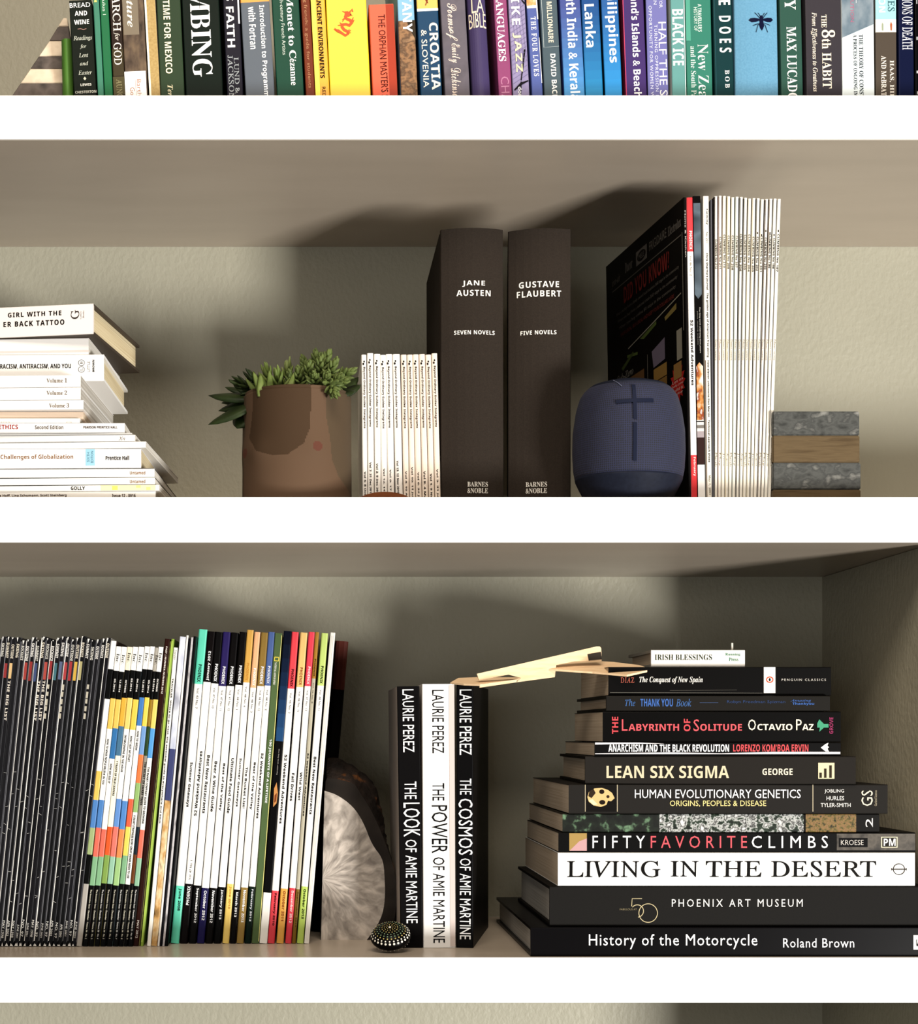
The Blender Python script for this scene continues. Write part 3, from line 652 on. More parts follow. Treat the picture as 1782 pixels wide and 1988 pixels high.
# ------------------------------------------------------------------ speaker
zs_ = .052; k_ = ks(zs_); sc = 1/k_
sp = thing('portable_speaker', 'navy blue rounded fabric speaker with plus and minus marks beside the black magazine', 'speaker', (wx(1220, zs_), zs_, MID_Z), (0, 0, .08))
yb_ = PY0-(MID_Z-EYE)*k_
def sp_r(y):      # silhouette half-width in pixels at picture row y
    tab = [(741, 0), (742, 30), (745, 52), (751, 72), (760, 84), (775, 94), (800, 101), (840, 107), (880, 108), (915, 106), (935, 102), (950, 95), (965, 87), (yb_, 74)]
    for (a, ra), (b, rb_) in zip(tab, tab[1:]):
        if a <= y <= b: return ra+(rb_-ra)*(y-a)/(b-a)
    return tab[-1][1]
def lathe(name, ys, m, rscale=1.0, cap=True):
    bm = bmesh.new(); n = 96; rows = []
    for y in ys: rows.append([bm.verts.new((sp_r(y)*rscale*sc*math.cos(2*math.pi*i/n), sp_r(y)*rscale*sc*math.sin(2*math.pi*i/n), (yb_-y)*sc)) for i in range(n)])
    for a, b in zip(rows, rows[1:]):
        for i in range(n): bm.faces.new((a[i], a[(i+1) % n], b[(i+1) % n], b[i]))
    if cap: bm.faces.new(rows[0]); bm.faces.new(rows[-1])
    return obj(name, bm, m, sp, smooth=True)
FAB = bpy.data.materials.new('navy_mesh_fabric'); FAB.use_nodes = True; nt = FAB.node_tree; b = nt.nodes['Principled BSDF']
tc = nt.nodes.new('ShaderNodeTexCoord'); sx = nt.nodes.new('ShaderNodeSeparateXYZ'); nt.links.new(tc.outputs['Object'], sx.inputs[0])
at = nt.nodes.new('ShaderNodeMath'); at.operation = 'ARCTAN2'; nt.links.new(sx.outputs[0], at.inputs[0]); nt.links.new(sx.outputs[1], at.inputs[1])
cb = nt.nodes.new('ShaderNodeCombineXYZ'); nt.links.new(at.outputs[0], cb.inputs[0]); nt.links.new(sx.outputs[2], cb.inputs[1])
mpn = nt.nodes.new('ShaderNodeMapping'); mpn.inputs['Scale'].default_value = (26, 540, 1); mpn.inputs['Rotation'].default_value = (0, 0, 0)
nt.links.new(cb.outputs[0], mpn.inputs[0])
ckr = nt.nodes.new('ShaderNodeTexVoronoi'); ckr.inputs['Scale'].default_value = 1.0; ckr.inputs['Randomness'].default_value = 0.12; ckr.voronoi_dimensions = '2D'
nt.links.new(mpn.outputs[0], ckr.inputs['Vector'])
rp = nt.nodes.new('ShaderNodeValToRGB'); rp.color_ramp.elements[0].position = .15; rp.color_ramp.elements[1].position = .45
rp.color_ramp.elements[0].color = tuple(v*.9 for v in lin('030409'))+(1,); rp.color_ramp.elements[1].color = tuple(v*.9 for v in lin('181d3a'))+(1,)
nt.links.new(ckr.outputs['Distance'], rp.inputs[0]); nt.links.new(rp.outputs[0], b.inputs['Base Color']); b.inputs['Roughness'].default_value = .85
bp = nt.nodes.new('ShaderNodeBump'); bp.inputs['Strength'].default_value = .3; bp.inputs['Distance'].default_value = .001; nt.links.new(ckr.outputs['Distance'], bp.inputs['Height']); nt.links.new(bp.outputs[0], b.inputs['Normal'])
RUB = nodemat('navy_rubber', ('141826', '191e2d'), (300, 300, 300), 2, .65)
lathe('grille', [757+i*(931-757)/30 for i in range(31)], FAB)
lathe('top_cap', [741, 741.6, 742, 743, 745, 748, 751, 754, 757.2], RUB)['label'] = 'smooth dark top cap'
lathe('base', [930.8, 935, 942, 950, 958, 965, 975, yb_-1], RUB, 1.003)['label'] = 'smooth rubber base ring'
def mark(name, pts, w):
    bm = bmesh.new(); L, Rr = stroke(pts, w)
    def pt(x, y, e):
        r = sp_r(y)*sc+e; a = math.asin(max(-.98, min(.98, (x-1220)*sc/r))); a -= .08
        return (r*math.sin(a), -r*math.cos(a), (yb_-y)*sc)
    rows = []
    for (l, r) in zip(L, Rr): rows.append([bm.verts.new(pt(*l, -.001)), bm.verts.new(pt(*l, .0012)), bm.verts.new(pt(*r, .0012)), bm.verts.new(pt(*r, -.001))])
    for a, b2 in zip(rows, rows[1:]):
        for i in range(4): bm.faces.new((a[i], a[(i+1) % 4], b2[(i+1) % 4], b2[i]))
    bm.faces.new(rows[0]); bm.faces.new(rows[-1])
    return bm
seg = lambda a, b2, n=12: [(a[0]+(b2[0]-a[0])*i/n, a[1]+(b2[1]-a[1])*i/n) for i in range(n+1)]
MK = mat('20263c', .6)
bmp = mark('plus', seg((1211, 766), (1211, 834)), 6.5); bmh = mark('x', seg((1177, 799.5), (1247, 797.5)), 6.5)
me = bpy.data.meshes.new('tmp'); bmh.to_mesh(me); bmh.free(); bmp.from_mesh(me); bpy.data.meshes.remove(me)
obj('plus_button', bmp, MK, sp)['label'] = 'raised plus mark'
obj('minus_button', mark('minus', seg((1210.5, 841), (1210, 912)), 6.5), MK, sp)['label'] = 'raised vertical minus bar'
obj('hanging_loop', mark('loop', seg((1178, 752), (1190, 769), 6), 1.2), mat('6a6f86', .7), sp)

# ------------------------------------------------------------------ magazines right of the speaker
GM = 'magazines on the middle shelf'
zm = .05
def mg(*a, **k):
    k.setdefault('W', .205); k.setdefault('group', GM)
    return stand('mid', k.pop('z', zm), *a, cat='magazine', name='magazine', **k)
r0 = mg(1337, 1341.7, 384, -.018, '14100f', 'black magazine angled to show its back cover with red DID YOU KNOW? lettering', [T_('Home & Kitchen', 's', 'cfc8c0', 1, 3.6, 410, 500)], yaw=.14, cover='15110f')
cv = [c for c in r0.children if c.name.startswith('cover')][0]
Tm, Lm, Wm = r0['T'], r0['L'], .205
def cmp(x, y, e): return Vector((-Tm/2-e, Wm*(1-x), Lm*(1-(y*.9 if y < .13 else .117+(y-.13)*.66))))
CP = []
CP += [T_('jenn-air', 'i', '6f6a64', .08, .2, .075, .115, 'h'), T_('Dacor', 'rb', '6f6a64', .27, .37, .055, .095, 'h'), ('R', '6f6a64', .42, .56, .05, .105), ('P', '15110f', ell(.49, .078, .055, .02)), T_('MIELE', 's', '6f6a64', .455, .525, .068, .088, 'h'),
       T_('FRIGIDAIRE', 's', '7a746c', .59, .8, .055, .09, 'h'), T_('Electrolux', 'rb', '6f6a64', .82, .97, .06, .095, 'h'), ('R', '6a645c', .09, .97, .125, .129),
       T_('DID YOU KNOW?', 'sb', '7a2723', .25, .83, .15, .24, 'h')]
for i, (s, c) in enumerate((('When you buy from a family owned local business $68 stays in the community', '5f5a54'), ('When you buy from a national chain $43 stays in the community', '5f5a54'), ('When you buy online $0 stays in the community', '5f5a54'), ('SHOP LOCAL, BUY LOCAL AND KEEP YOUR DOLLARS HERE', '662a25'))):
    CP.append(T_(s, 's', c, .14+.02*i, .94-.02*i, .262+.042*i, .285+.042*i, 'h'))
CP += [('L', '8f8a7c', .006, [(.3, .50), (.6, .46), (.96, .41)]), ('P', '4c5a2c', [(.45, .49), (.66, .455), (.66, .475), (.5, .505)]), ('P', '7a6a3a', [(.76, .47), (.9, .44), (.9, .47), (.77, .49)]), ('P', '4c5a2c', [(.28, .53), (.42, .55), (.42, .565), (.28, .545)]), ('P', '3f4a26', [(.2, .58), (.36, .53), (.37, .545), (.22, .6)]),
       ('R', '5c4126', .3, .5, .66, .74), ('R', '56552e', .3, .5, .745, .82), ('P', '6a6070', [(.6, .6), (.76, .57), (.76, .68), (.62, .69)]), ('R', '8a6a35', .62, .78, .70, .765), ('R', '7a5c30', .62, .78, .77, .835), ('R', '8f6a3a', .86, .95, .74, .82), ('R', '8f8a7c', .9, .96, .58, .73),
       T_('Sub-Zero', 'i', '8a857c', .14, .36, .61, .65, 'h'), ('R', '4a3a24', .5, .56, .78, .84), ('R', '6a665e', .545, .55, .6, .98), ('R', '8f8a80', .975, .98, .12, .6)]
st = []
for i in range(28):
    rr_ = (1.0 if i % 2 == 0 else .7); a = 2*math.pi*i/28
    st.append((.90+.088*rr_*math.cos(a), .74+.10*rr_*math.sin(a)))
CP += [('P', 'a8231f', [(x, y+.10) for x, y in st])]+[T_(s, 's', 'd8b8b0', .84, .96, .82+.022*i, .835+.022*i, 'h') for i, s in enumerate(('Let us', 'help you', 'build it', 'today'))]
ink(cv, CP, cmp)
mg(1342.2, 1354, 384, -.0165, 'fdfbf8', 'red-tipped white magazine with 52 Weekend Adventures, against the black back cover',
   [T_('PHOENIX', 'sb', 'ffe9e6', 4, 9.6, 449, 485), T_('Vol 46 No. 2', 's', '8a7a50', 4, 8, 497, 536), T_('52 Weekend Adventures', 'sb', '14100c', 3.5, 9, 622, 749), T_('February', 'sb', 'ffd9d6', 4, 9.6, 888, 925)],
   bands=[(300, 489, 'e23a40'), (884, 1000, 'd93438')])
GRS = nodemat('grey_blue_photo_print', ('1b2128', '5d6b76', '2c343c', '9aa4ae'), (10, 10, 28), 2, .3, pos=(.3, .45, .55, .68))
PHB = nodemat('orange_white_photo_print', ('f6efe6', 'c98a4a', '8a3a20', 'fbf7ef'), (90, 90, 60), 5, .4, pos=(.35, .48, .55, .6))
mg(1354.5, 1369, 381, -.016, '0e0d0d', 'black-spined magazine with steel-grey and orange photo strips, beside the red-tipped one',
   [('P', GRS, [(.5, 395), (14, 395), (14, 572), (7, 581), (.5, 572)]), T_('One thing worth celebrating about picture', 's', 'd8d4cc', 8, 11, 597, 686), T_('plus more inside', 's', '8a867e', 4, 6, 605, 670),
    ('P', PHB, [(1, 712), (7, 704), (14, 712), (14, 816), (1, 816)]), ('R', 'dcd8d2', .5, 14, 816, 850), ('R', '3a3a3a', .5, 14, 818, 820), ('R', '77726c', .5, 14, 826, 832), ('R', 'a3979a', .5, 14, 838, 850), ('R', '3b2624', .5, 14, 850, 902), ('R', 'f7f5f2', .5, 14, 903, 1000)])
mg(1371, 1382.3, 381, -.011, 'fdf8ec', 'white magazine with a line of black text ending May 1, 2003',
   [T_('Gaming', 'bi', '2a2620', 5, 10, 406, 437), T_('No 221', 's', '5a5448', 5, 9, 451, 472), T_('Chris Sharma’s journal   The golden age of American free skiing   How eleven unknowns Dan Martin   Technical approach shoes', 'sb', '2a251c', 4, 8.6, 492, 898), T_('May 1, 2003', 'bi', '6a5f40', 4, 9, 922, 961), ('R', '6e5a4a', .2, 2, 700, 990)])
mg(1382.8, 1386, 388, -.006, '55545a', 'thin grey-black magazine squeezed between the white ones on the middle shelf', [])
for i in range(16):
    b0 = 1386.6+6.94*i; t0 = 1386.8+8.22*i; sl = (t0-b0)/(965-384); yt = 381+.45*i+random.uniform(-1.5, 1.5)
    cvr = ['2a1c1c', '8a4a40', 'e9dfc6', 'd8c8a0', 'c7c0a8', '9fb0a8', '1c1a1a', '201a18', 'd9cdb0', 'cfc4a8', '2a2420', 'd8ceb4', '3a1010', '5a3418', 'cfd0c8', 'f2efe6'][i]
    mg(b0, b0+6.05, yt, sl, 'fcf8ec', 'slim white magazine, %s of the row of sixteen left of the stone block' % ORD[i] if i < 15 else 'slim white magazine at the end of its row, touching the stone and wood block',
       [('R', cvr, .1, .8+.5*(i % 3 == 0), yt+2, 990), T_('CLIMBING No %d' % (212-i), 'sb', '4a4230' if i < 10 else '1c1810', 1.6, 5, 458+random.uniform(-4, 8), 524+random.uniform(-4, 6)), T_('Fifteen routes' if i % 2 else 'Desert towers', 's', '7a6c4c', 1.8, 5, 660, 700), T_(['March', 'May', 'June', 'August'][i % 4], 's', '7a6c4c', 1.8, 5.2, 880, 906)] +
       ([('R', '2c2622', 2, 4, 447+4*(i % 3), 451+4*(i % 3))] if i > 9 else []), cover=cvr, group='slim white magazines on the middle shelf')
# stone and wood block
zk = .045; kk = ks(zk); yb0 = PY0-(MID_Z-EYE)*kk
t = thing('bookend_block', 'block bookend of alternating grey stone and brown wood layers at right of middle shelf', 'bookend', (wx(1586, zk), zk, MID_Z))
STN = nodemat('grey_marble', ('343533', '545552', '434442', '8a8983'), (70, 70, 110), 10, .55, dist=.15, pos=(.32, .48, .56, .72))
WDN = nodemat('oak_layer', ('4f3f29', '64533a', '584831'), (22, 30, 260), 5, .6, dist=.4)
for i, (ya, yb1, xr) in enumerate(((950, yb0, 1671), (898, 950, 1671), (845, 898, 1669), (798, 845, 1668.5))):
    bm = bmesh.new(); box(bm, (1500.5-1586)/kk, (xr-1586)/kk, 0, .075, (yb0-yb1)/kk, (yb0-ya)/kk-.0002)
    bmesh.ops.bevel(bm, geom=bm.edges[:], offset=.0008, segments=2, affect='EDGES')
    o = obj('stone_layer' if i % 2 else 'wood_layer', bm, STN if i % 2 else WDN, t)

# ------------------------------------------------------------------ lower shelf: dark magazines at the left
GD = 'dark magazines at the left end of the lower shelf'
bandc = {3: '8c2f2f', 4: 'd3b07a', 7: '9a3a34', 9: '3c4a70', 8: '8a2f2c', 11: 'a5443c', 12: '8f2f30', 13: '3f6a74', 14: '56607e', 15: 'a33a3c', 16: '9c3034', 17: 'c9a23e', 18: 'a9a070'}
for i in range(24):
    x1 = 148-9.35*(23-i); x0 = x1-9.0
    sl = .100+.0006*i+random.uniform(-.0012, .0012)*0
    yt = 1240+random.uniform(-4, 4); rnd = random.random
    cvr = random.choice(['e6e2da', '2a2a2c', '55565a', 'b9b6ae', '1a1a1c', '77777a'])
    it = [('R', random.choice(['3a3a3e', '26262a', '5a5a60']), 7.8, 8.9, yt+8, 1830), ('R', random.choice(['f4f1ea', 'd9d6d0', '8a8a8e', '4a4a4e', '6a6a6e', '2a2a2c']), .2, .9+rnd()*1.2, yt+3, 1828),
          T_(random.choice(['OUTSIDE', 'ROCK&ICE', 'SKIING', 'SUMMIT']), 'sb', random.choice(['d9d6cc', 'e6dcc8', 'f1ede6']), 1.6, 6.8, yt+10+rnd()*4, yt+38+rnd()*4)]
    if i in bandc: it.append(('R', bandc[i], 1.2, 6.8, 1284+rnd()*5, 1316+rnd()*8))
    if i in (4, 10, 11): it.append(T_('THE BIG LIST', 'sb', 'e9dfd0', 1.4, 6.4, 1322, 1400))
    if i in (12, 15, 20): it += [('R', 'b9b2a0', 1.4, 5.5, 1330+j*14, 1338+j*14+rnd()*5) for j in range(5)]
    it.append(T_(random.choice(['MAY 1998', 'JUNE 2001', 'NO. 97', 'APR 2002']), 's', 'f1efe9', 1.8, 6.2, 1786+rnd()*10, 1818+rnd()*4))
    for j in range(3):
        y = 1480+rnd()*280; it.append(('L', 'c9c6c0', .5, [(1+rnd()*2, y), (6+rnd()*2, y-3+rnd()*6)]))
    for j in range(2):
        u = rnd()*4; it.append(('P', 'efece6', [(u, 1837.5), (u+1+rnd()*2, 1830+rnd()*4), (u+3+rnd()*2, 1837.5)]))
    u = rnd()*3; it.append(('P', 'efece6', [(u, yt+.6), (u+2.5+rnd()*2, yt+.6), (u+1.5, yt+3+rnd()*8)]))
    stand('low!', .066, x0, x1, yt, sl, random.choice(['121214', '17151a', '0e0e10', '1b1a1e']),
          'thin worn black-spined magazine, %s from the left end of the lower shelf' % ORD[i] if i < 23 else 'thin worn black-spined magazine, last of its kind before the colour-banded spines',
          it, W=.2, cat='magazine', name='magazine', group=GD, cover=cvr, rough=.35)

# colour-banded magazines
GI = 'colour-banded magazines on the lower shelf'
YL, BL, RD, GN, OR_, WH = 'f0c256', '4a80c0', 'e56a56', '7fb083', 'f0742f', 'fcfaf4'
IM = [(148, 159, 1245, [(1240, 1300, WH), (1300, 1358, BK), (1358, 1498, WH), (1498, 1554, YL), (1554, 1608, BL), (1608, 1660, '9fb078'), (1660, 1717, BK), (1717, 1850, 'aaa49c')], 'with a plain grey foot, leftmost banded one'),
      (160, 171, 1256, [(1200, 1303, WH), (1303, 1357, BK), (1357, 1416, YL), (1416, 1554, WH), (1554, 1608, BL), (1608, 1664, RD), (1664, 1720, GN), (1720, 1850, BK)], 'second from the black magazines, yellow then long white then blue'),
      (171.5, 182.5, 1257, [(1200, 1305, WH), (1305, 1359, BK), (1359, 1415, YL), (1415, 1474, '2d6ea8'), (1474, 1611, WH), (1611, 1664, RD), (1664, 1720, GN), (1720, 1850, BK)], 'third from the black magazines, yellow directly above strong blue'),
      (183, 194, 1257, [(1200, 1302, 'efe6cc'), (1302, 1356, BK), (1356, 1411, 'e0ab32'), (1411, 1468, '44708f'), (1468, 1606, 'faf4dc'), (1606, 1661, 'e4571c'), (1661, 1716, '7fa04a'), (1716, 1850, BK)], 'fourth from the black magazines, with a cream tip'),
      (194.5, 205.5, 1257, [(1200, 1302, WH), (1302, 1356, BK), (1356, 1416, 'f3cf6e'), (1416, 1552, WH), (1552, 1606, '5f8fd0'), (1606, 1664, 'ee7566'), (1664, 1717, '93c0a4'), (1717, 1850, BK)], 'fifth from the black magazines, pale blue and salmon bands'),
      (206.5, 218, 1257, [(1200, 1304, WH), (1304, 1359, BK), (1359, 1418, 'f5c945'), (1418, 1556, WH), (1556, 1611, '4f86c9'), (1611, 1666, 'f08a4a'), (1666, 1720, '9cc47e'), (1720, 1850, BK)], 'sixth from the black magazines, orange above light green'),
      (219, 229.5, 1256, [(1200, 1300, WH), (1300, 1355, BK), (1355, 1410, '3f78bd'), (1410, 1552, WH), (1552, 1606, 'ea5f3c'), (1606, 1662, 'f6d557'), (1662, 1717, GN), (1717, 1850, BK)], 'the one whose first colour band is blue'),
      (230, 240, 1256, [(1200, 1301, WH), (1301, 1355, BK), (1355, 1411, 'f6d04c'), (1411, 1466, '6f9ad0'), (1466, 1521, 'f77a3c'), (1521, 1578, '93b86c'), (1578, 1718, WH), (1718, 1850, BK)], 'with four colours stacked above a long white lower part'),
      (240.5, 247.5, 1258, [(1200, 1304, 'a8a296'), (1304, 1359, BK), (1359, 1411, '9a7414'), (1411, 1468, '2f4a2a'), (1468, 1606, '8f897e'), (1606, 1660, '1f2d38'), (1660, 1716, '6a3a18'), (1716, 1850, BK)], 'the narrow one in dull dark tones'),  # band colours darkened to paint in the shade on this spine
      (248, 258, 1257, [(1200, 1305, WH), (1305, 1359, BK), (1359, 1415, 'f2cf62'), (1415, 1473, '4f9ad9'), (1473, 1612, WH), (1612, 1667, 'ec6f57'), (1667, 1721, '8cba98'), (1721, 1850, BK)], 'the rightmost one, beside a dark brown spine')]
tt = {1: ('HOW TO MAKE PEOPLE BELIEVE IN YOU', 1436, 1524), 2: ('HOW WE DID IT', 1484, 1522), 3: ('7 TRAITS OF TRUE LEADERS', 1478, 1546), 4: ('INTERVIEWING IN THE HOUR', 1428, 1500), 5: ('HOW I GOT MY START', 1430, 1480), 6: ('HOW TO GROW', 1420, 1458), 7: ('8 SMART STRATEGIES EVERY GREAT OWNER NEEDS TO USE', 1584, 1706), 8: ('THE SECRET OF SMART TIMES', 1480, 1564), 9: ('THE SMART COMPANY GUIDE TO GROWING', 1490, 1600)}
for i, (x0, x1, yt, bn, lb) in enumerate(IM):
    w = x1-x0
    it = [T_('Inc.', 'rb', '2a2622', 3, 8.5, 1268+(i % 3)*2, 1287+(i % 3)*2)] if i else []
    it += [T_(['12.2013', '05.2014', '12.2014', 'OCTOBER', '03.2014', '04.2014'][i % 6], 'sb', 'f3efe9', 3.6, 6.6, 1318+(i % 4), 1343+(i % 4)), T_('The Innovation Issue · December · Volume %d · No. %d' % (33+i % 3, i+1), 's', 'f0e9d2' if i % 3 else 'f6f3ee', 3.4, 6.4, 1728 if i else 1990, 1824 if i else 1995)] if i else []
    if i in tt: it.append(T_(tt[i][0], 'sb', '1a1612', 3, 6.8, tt[i][1], tt[i][2]))
    cvr = ['4a3a36', '5a3a36', 'e9ead0', 'f2e25a', '2a2a2a', 'a8cfe2', '3a2024', 'f1ece4', '3a3834', '4a4642'][i]
    stand('low!', .066, x0, x1-.4, yt, .1135-.0012*i, WH, 'colour-banded magazine, '+lb, it, bands=bn, W=.2, cat='magazine', name='magazine', group=GI, cover=cvr)
def lg(*a, **k):
    k.setdefault('group', 'mixed magazines in the middle of the lower shelf'); k.setdefault('W', .2)
    return stand('low!', k.pop('z', .068), *a, cat='magazine', name='magazine', **k)
lg(258.8, 268.6, 1241, .103, '35160f', 'dark brown magazine with small white lettering at both ends, left of the lime green spine', [T_('FAST | NUMBER NUMBER 2012', 'sb', 'efe6dc', 2.5, 6.5, 1256, 1348), T_('MAY 2012', 's', 'efe6dc', 2.5, 6.5, 1788, 1822)])
lg(269, 272.2, 1246, .103, '57522e', 'very thin olive speckled magazine tucked beside the lime green spine', [], spine_mat=nodemat('olive_speckle', ('1f1c10', '6e6838', '35301a'), (300, 300, 120), 4, .5))
lg(272.6, 284, 1241, .101, '86a336', 'slim lime-olive magazine standing out among the dark ones', [('R', 'a9c64e', .5, 3.5, 1245, 1830)], cover='6a8a26')
lg(285, 292.8, 1258, .090, 'fcf9f0', 'thin white magazine with a dense line of grey text, right of the lime green one', [T_('TRAVELER  Where to go next, the essential guide to everywhere and back', 'sb', '1c1a16', 1.6, 5.4, 1318, 1600), T_('Traveler', 'i', '4a5a4a', 2, 7, 1262, 1282)])
DOG = nodemat('tan_animal_photo_print', ('2c1c10', 'c99a5a', 'f2dcb0', '5a3a20'), (110, 110, 50), 5, .4, pos=(.3, .45, .58, .7))
SIL = nodemat('silver_sky_photo_print', ('6a6f8c', 'b9bfd4', 'eef0f6', '3f456a'), (25, 25, 16), 4, .4, pos=(.3, .45, .55, .7))
lg(293.2, 305, 1237, .093, '9aa0bc', 'magazine with silvery blue sky above a tan animal photo on the spine', [], bands=[(1200, 1455, SIL), (1455, 1555, '3d4370'), (1555, 1850, DOG)])
lg(305.5, 309.5, 1234, .0935, 'efeae4', 'very thin white magazine beside the silvery photo spine', [])
lg(310, 314.5, 1240, .0935, '15131a', 'very thin black magazine between two thin pale ones', [])
lg(315, 319.6, 1238, .0935, 'a9a4a6', 'very thin grey magazine with a mottled spine, left of the wide black one', [], spine_mat=nodemat('mottled_grey_print', ('4a4648', 'd0ccce', '8a8688'), (250, 250, 60), 4, .5))
lg(320, 330.3, 1236, .093, '0c0c0e', 'plain black magazine directly left of the turquoise-tipped one', [])

# city magazines with white middles and coloured tips
GP = 'white magazines with coloured tips on the lower shelf'
MON = {'P': 'PHOENIX'}
PH = [(331, 348, 386, 1223, '62e0bd', 1329, '62e0bd', 1721, '163c34', 'Vol. 43 No. 7', 'Summer Getaways', (1481, 1568), 'June 2008', 'turquoise-tipped', 0),
      (349, 364.5, 403, 1227, '140c0c', 1325, '140c0c', 1717, W_, 'Vol. 47 No. 1', '52 Weekend Adventures', (1459, 1585), 'January 2012', 'black-tipped upside-down', 1),
      (366, 381, 418, 1228, '100e0e', 1328, '100e0e', 1720, W_, 'Vol. 47 No. 10', 'Best New Restaurants', (1467, 1580), 'September 2012', 'black-tipped restaurant', 0),
      (382, 397, 433, 1228, '2a1f5c', 1333, '1f1a52', 1725, W_, 'Vol. 47 No. 11', 'Beer & Wine Guide', (1479, 1577), 'October 2012', 'dark indigo-tipped', 0),
      (398, 413, 448.5, 1229, '100c0c', 1333, '110d0d', 1725, W_, 'Vol. 47 No. 12', 'Best of the Valley', (1483, 1575), 'November 2012', 'black-tipped Best of the Valley', 0),
      (414.5, 429, 465, 1228, '120e0c', 1331, '0d0c0c', 1723, W_, 'Vol. 48 No. 1', 'Ultimate Food Guide', (1473, 1580), 'January 2013', 'black-tipped food guide', 0),
      (431.5, 445, 479.5, 1224, 'd9a548', 1326, 'f0cf6a', 1717, 'c98a28', 'Vol. 48 No. 6', 'Summer Getaways', (1473, 1567), 'June 2013', 'golden-tipped', 0),
      (446, 458, 494, 1228, 'f3b583', 1336, '130f0e', 1728, W_, 'Vol. 48 No. 3', 'The Bucket List!', (1490, 1570), 'March 2013', 'peach-tipped', 0),
      (459, 473.5, 507, 1229, '8d6f30', 1333, '94783a', 1724, W_, 'Vol. 48 No. 12', 'Best of the Valley', (1481, 1573), 'November 2013', 'bronze-tipped', 0),
      (474.5, 487.5, 521, 1228, '4a6198', 1332, '10251c', 1722, 'e9ecf2', 'Vol. 48 No. 2', '52 Weekend Adventures', (1463, 1590), 'February 2013', 'slate-blue-tipped', 0),
      (519.5, 533.5, 566.5, 1228, 'e8404a', 1338, 'dd3d48', 1730, '3a0c0c', 'Vol. 45 No. 2', '52 Weekend Adventures', (1466, 1600), 'February 2010', 'red-tipped with dark lettering', 0),
      (536.5, 551, 583, 1229, 'ecbf72', 1335, 'e0a443', 1726, '8a3a10', 'Vol. 46 No. 11', 'Fall Drives', (1502, 1556), 'October 2011', 'amber-tipped', 0),
      (553.5, 566, 599, 1228, 'e83c50', 1333, 'dd3a48', 1725, 'ffe6e6', 'Vol. 47 No. 13', 'Wild West', (1500, 1555), 'December 2012', 'red-tipped with white lettering', 0),
      (566.5, 574.5, 612, 1228, 'a87722', 1318, '7a5c1c', 1727, '4a300a', 'Vol. 46 No. 8', '52 Weekend Adventures', (1463, 1585), 'September 2011', 'brown-gold-tipped narrow', 0),
      (576, 589.5, 624, 1230, 'c3d973', 1332, 'b5cf5c', 1722, '2c3a10', 'Vol. 48 No. 11', 'Best New Restaurants', (1470, 1582), 'October 2013', 'yellow-green-tipped', 0)]
for i, (b0, b1, t0, yt, c0, y0, c1, y1, tc_, vol, ttl, ty_, mon, lb, flip) in enumerate(PH):
    z = .085; k = ks(z); ybm = PY0-(LOW_Z-EYE)*k
    sl = (t0-b0)/(ybm-yt); w = b1-b0; mid = 'fdfbf6' if i != 13 else 'b5ae98'  # narrow brown-gold one: white middle greyed to paint in its shade
    if not flip:
        it = [T_('PHOENIX', 'sb', tc_, w*.34, w*.72, y0-38, y0-4), T_(vol, 's', '3f3520', w*.4, w*.66, y0+8, y0+48), T_(ttl, 'sb', '100d0b', w*.33, w*.7, ty_[0], ty_[1]), T_(mon, 'sb', tc_, w*.38, w*.74, y1+5, y1+5+len(mon)*4.8)]
    else:
        it = [T_(mon, 'sb', tc_, w*.34, w*.74, y0-60, y0-3, 'u'), T_(vol, 's', '3f3520', w*.4, w*.66, y1-46, y1-8, 'u'), T_(ttl, 'sb', '100d0b', w*.33, w*.7, ty_[0], ty_[1], 'u'), T_('PHOENIX', 'sb', tc_, w*.34, w*.72, y1+4, y1+41, 'u')]
    stand('low!', z, b0, b1-.5, yt, sl, mid, lb+' magazine with a white middle section, standing on the lower shelf', it, bands=[(1100, y0, c0), (y1, 1900, c1)], W=.195, cat='magazine', name='magazine', group=GP,
          cover=['d8f5ea', '1a1616', '1a1616', '2a2450', '1a1616', '3a2a24', 'f0e2c0', 'f3e6d2', '6a5530', 'c9c9d2', '5a0c12', '8a1418', 'f2c9b0', '8a6a2a', '4a5a24'][i], r=.0012)
lgk = dict(z=.085, W=.195)
lg(488.2, 502.5, 1230, .0755, '4f643c', 'solid green magazine with a small yellow frame and white journeys title',
   [('L', 'f0d848', 1.6, [(3, 1277), (11, 1277), (11, 1284), (3, 1284), (3, 1276.5)]), T_('NATIONAL GEOGRAPHIC', 'rb', 'efeee2', 4, 8, 1287, 1331), T_('100 JOURNEYS OF A LIFETIME', 'sb', W_, 4.5, 9.5, 1436, 1560), ('R', 'e9e28a', 13, 14.2, 1234, 1828)], cover='ece58c', **lgk)
OB = grad(1226, 1440, '0b0f24', '1f4a78', 8)
lg(503.5, 519, 1226, .0785, '0b0a0c', 'navy-to-black magazine with a white foot, right of the solid green one',
   [T_('One thing worth celebrating', 's', 'a9a49c', 7, 10, 1455, 1505), ('P', 'c98a4a', [(5, 1532), (9, 1520), (13, 1540), (12, 1560), (6, 1568)]), ('P', '7a3a1a', [(7, 1545), (11, 1540), (11, 1556), (7, 1560)])], bands=OB+[(1734, 1900, 'f4f1ea')], **lgk)
lg(590.3, 600, 1229, .0845, 'f6f1e8', 'all-white magazine ending the leaning row, next to the crystal bookend', [('R', 'd8d0c4', 3, 3.6, 1235, 1828), ('R', 'd8d0c4', 6, 6.5, 1235, 1828)], cover='2a2422', **lgk)
flush()
# dark book behind
stand('low', .168, 603.5, 629, 1246, .0845, '120f10', 'black book with a red-brown upper part standing behind the end of the magazines', [], bands=[(1200, 1340, '6d352c')], W=.115, r=.004, hard=True, group=None)
bpy.context.view_layer.update()

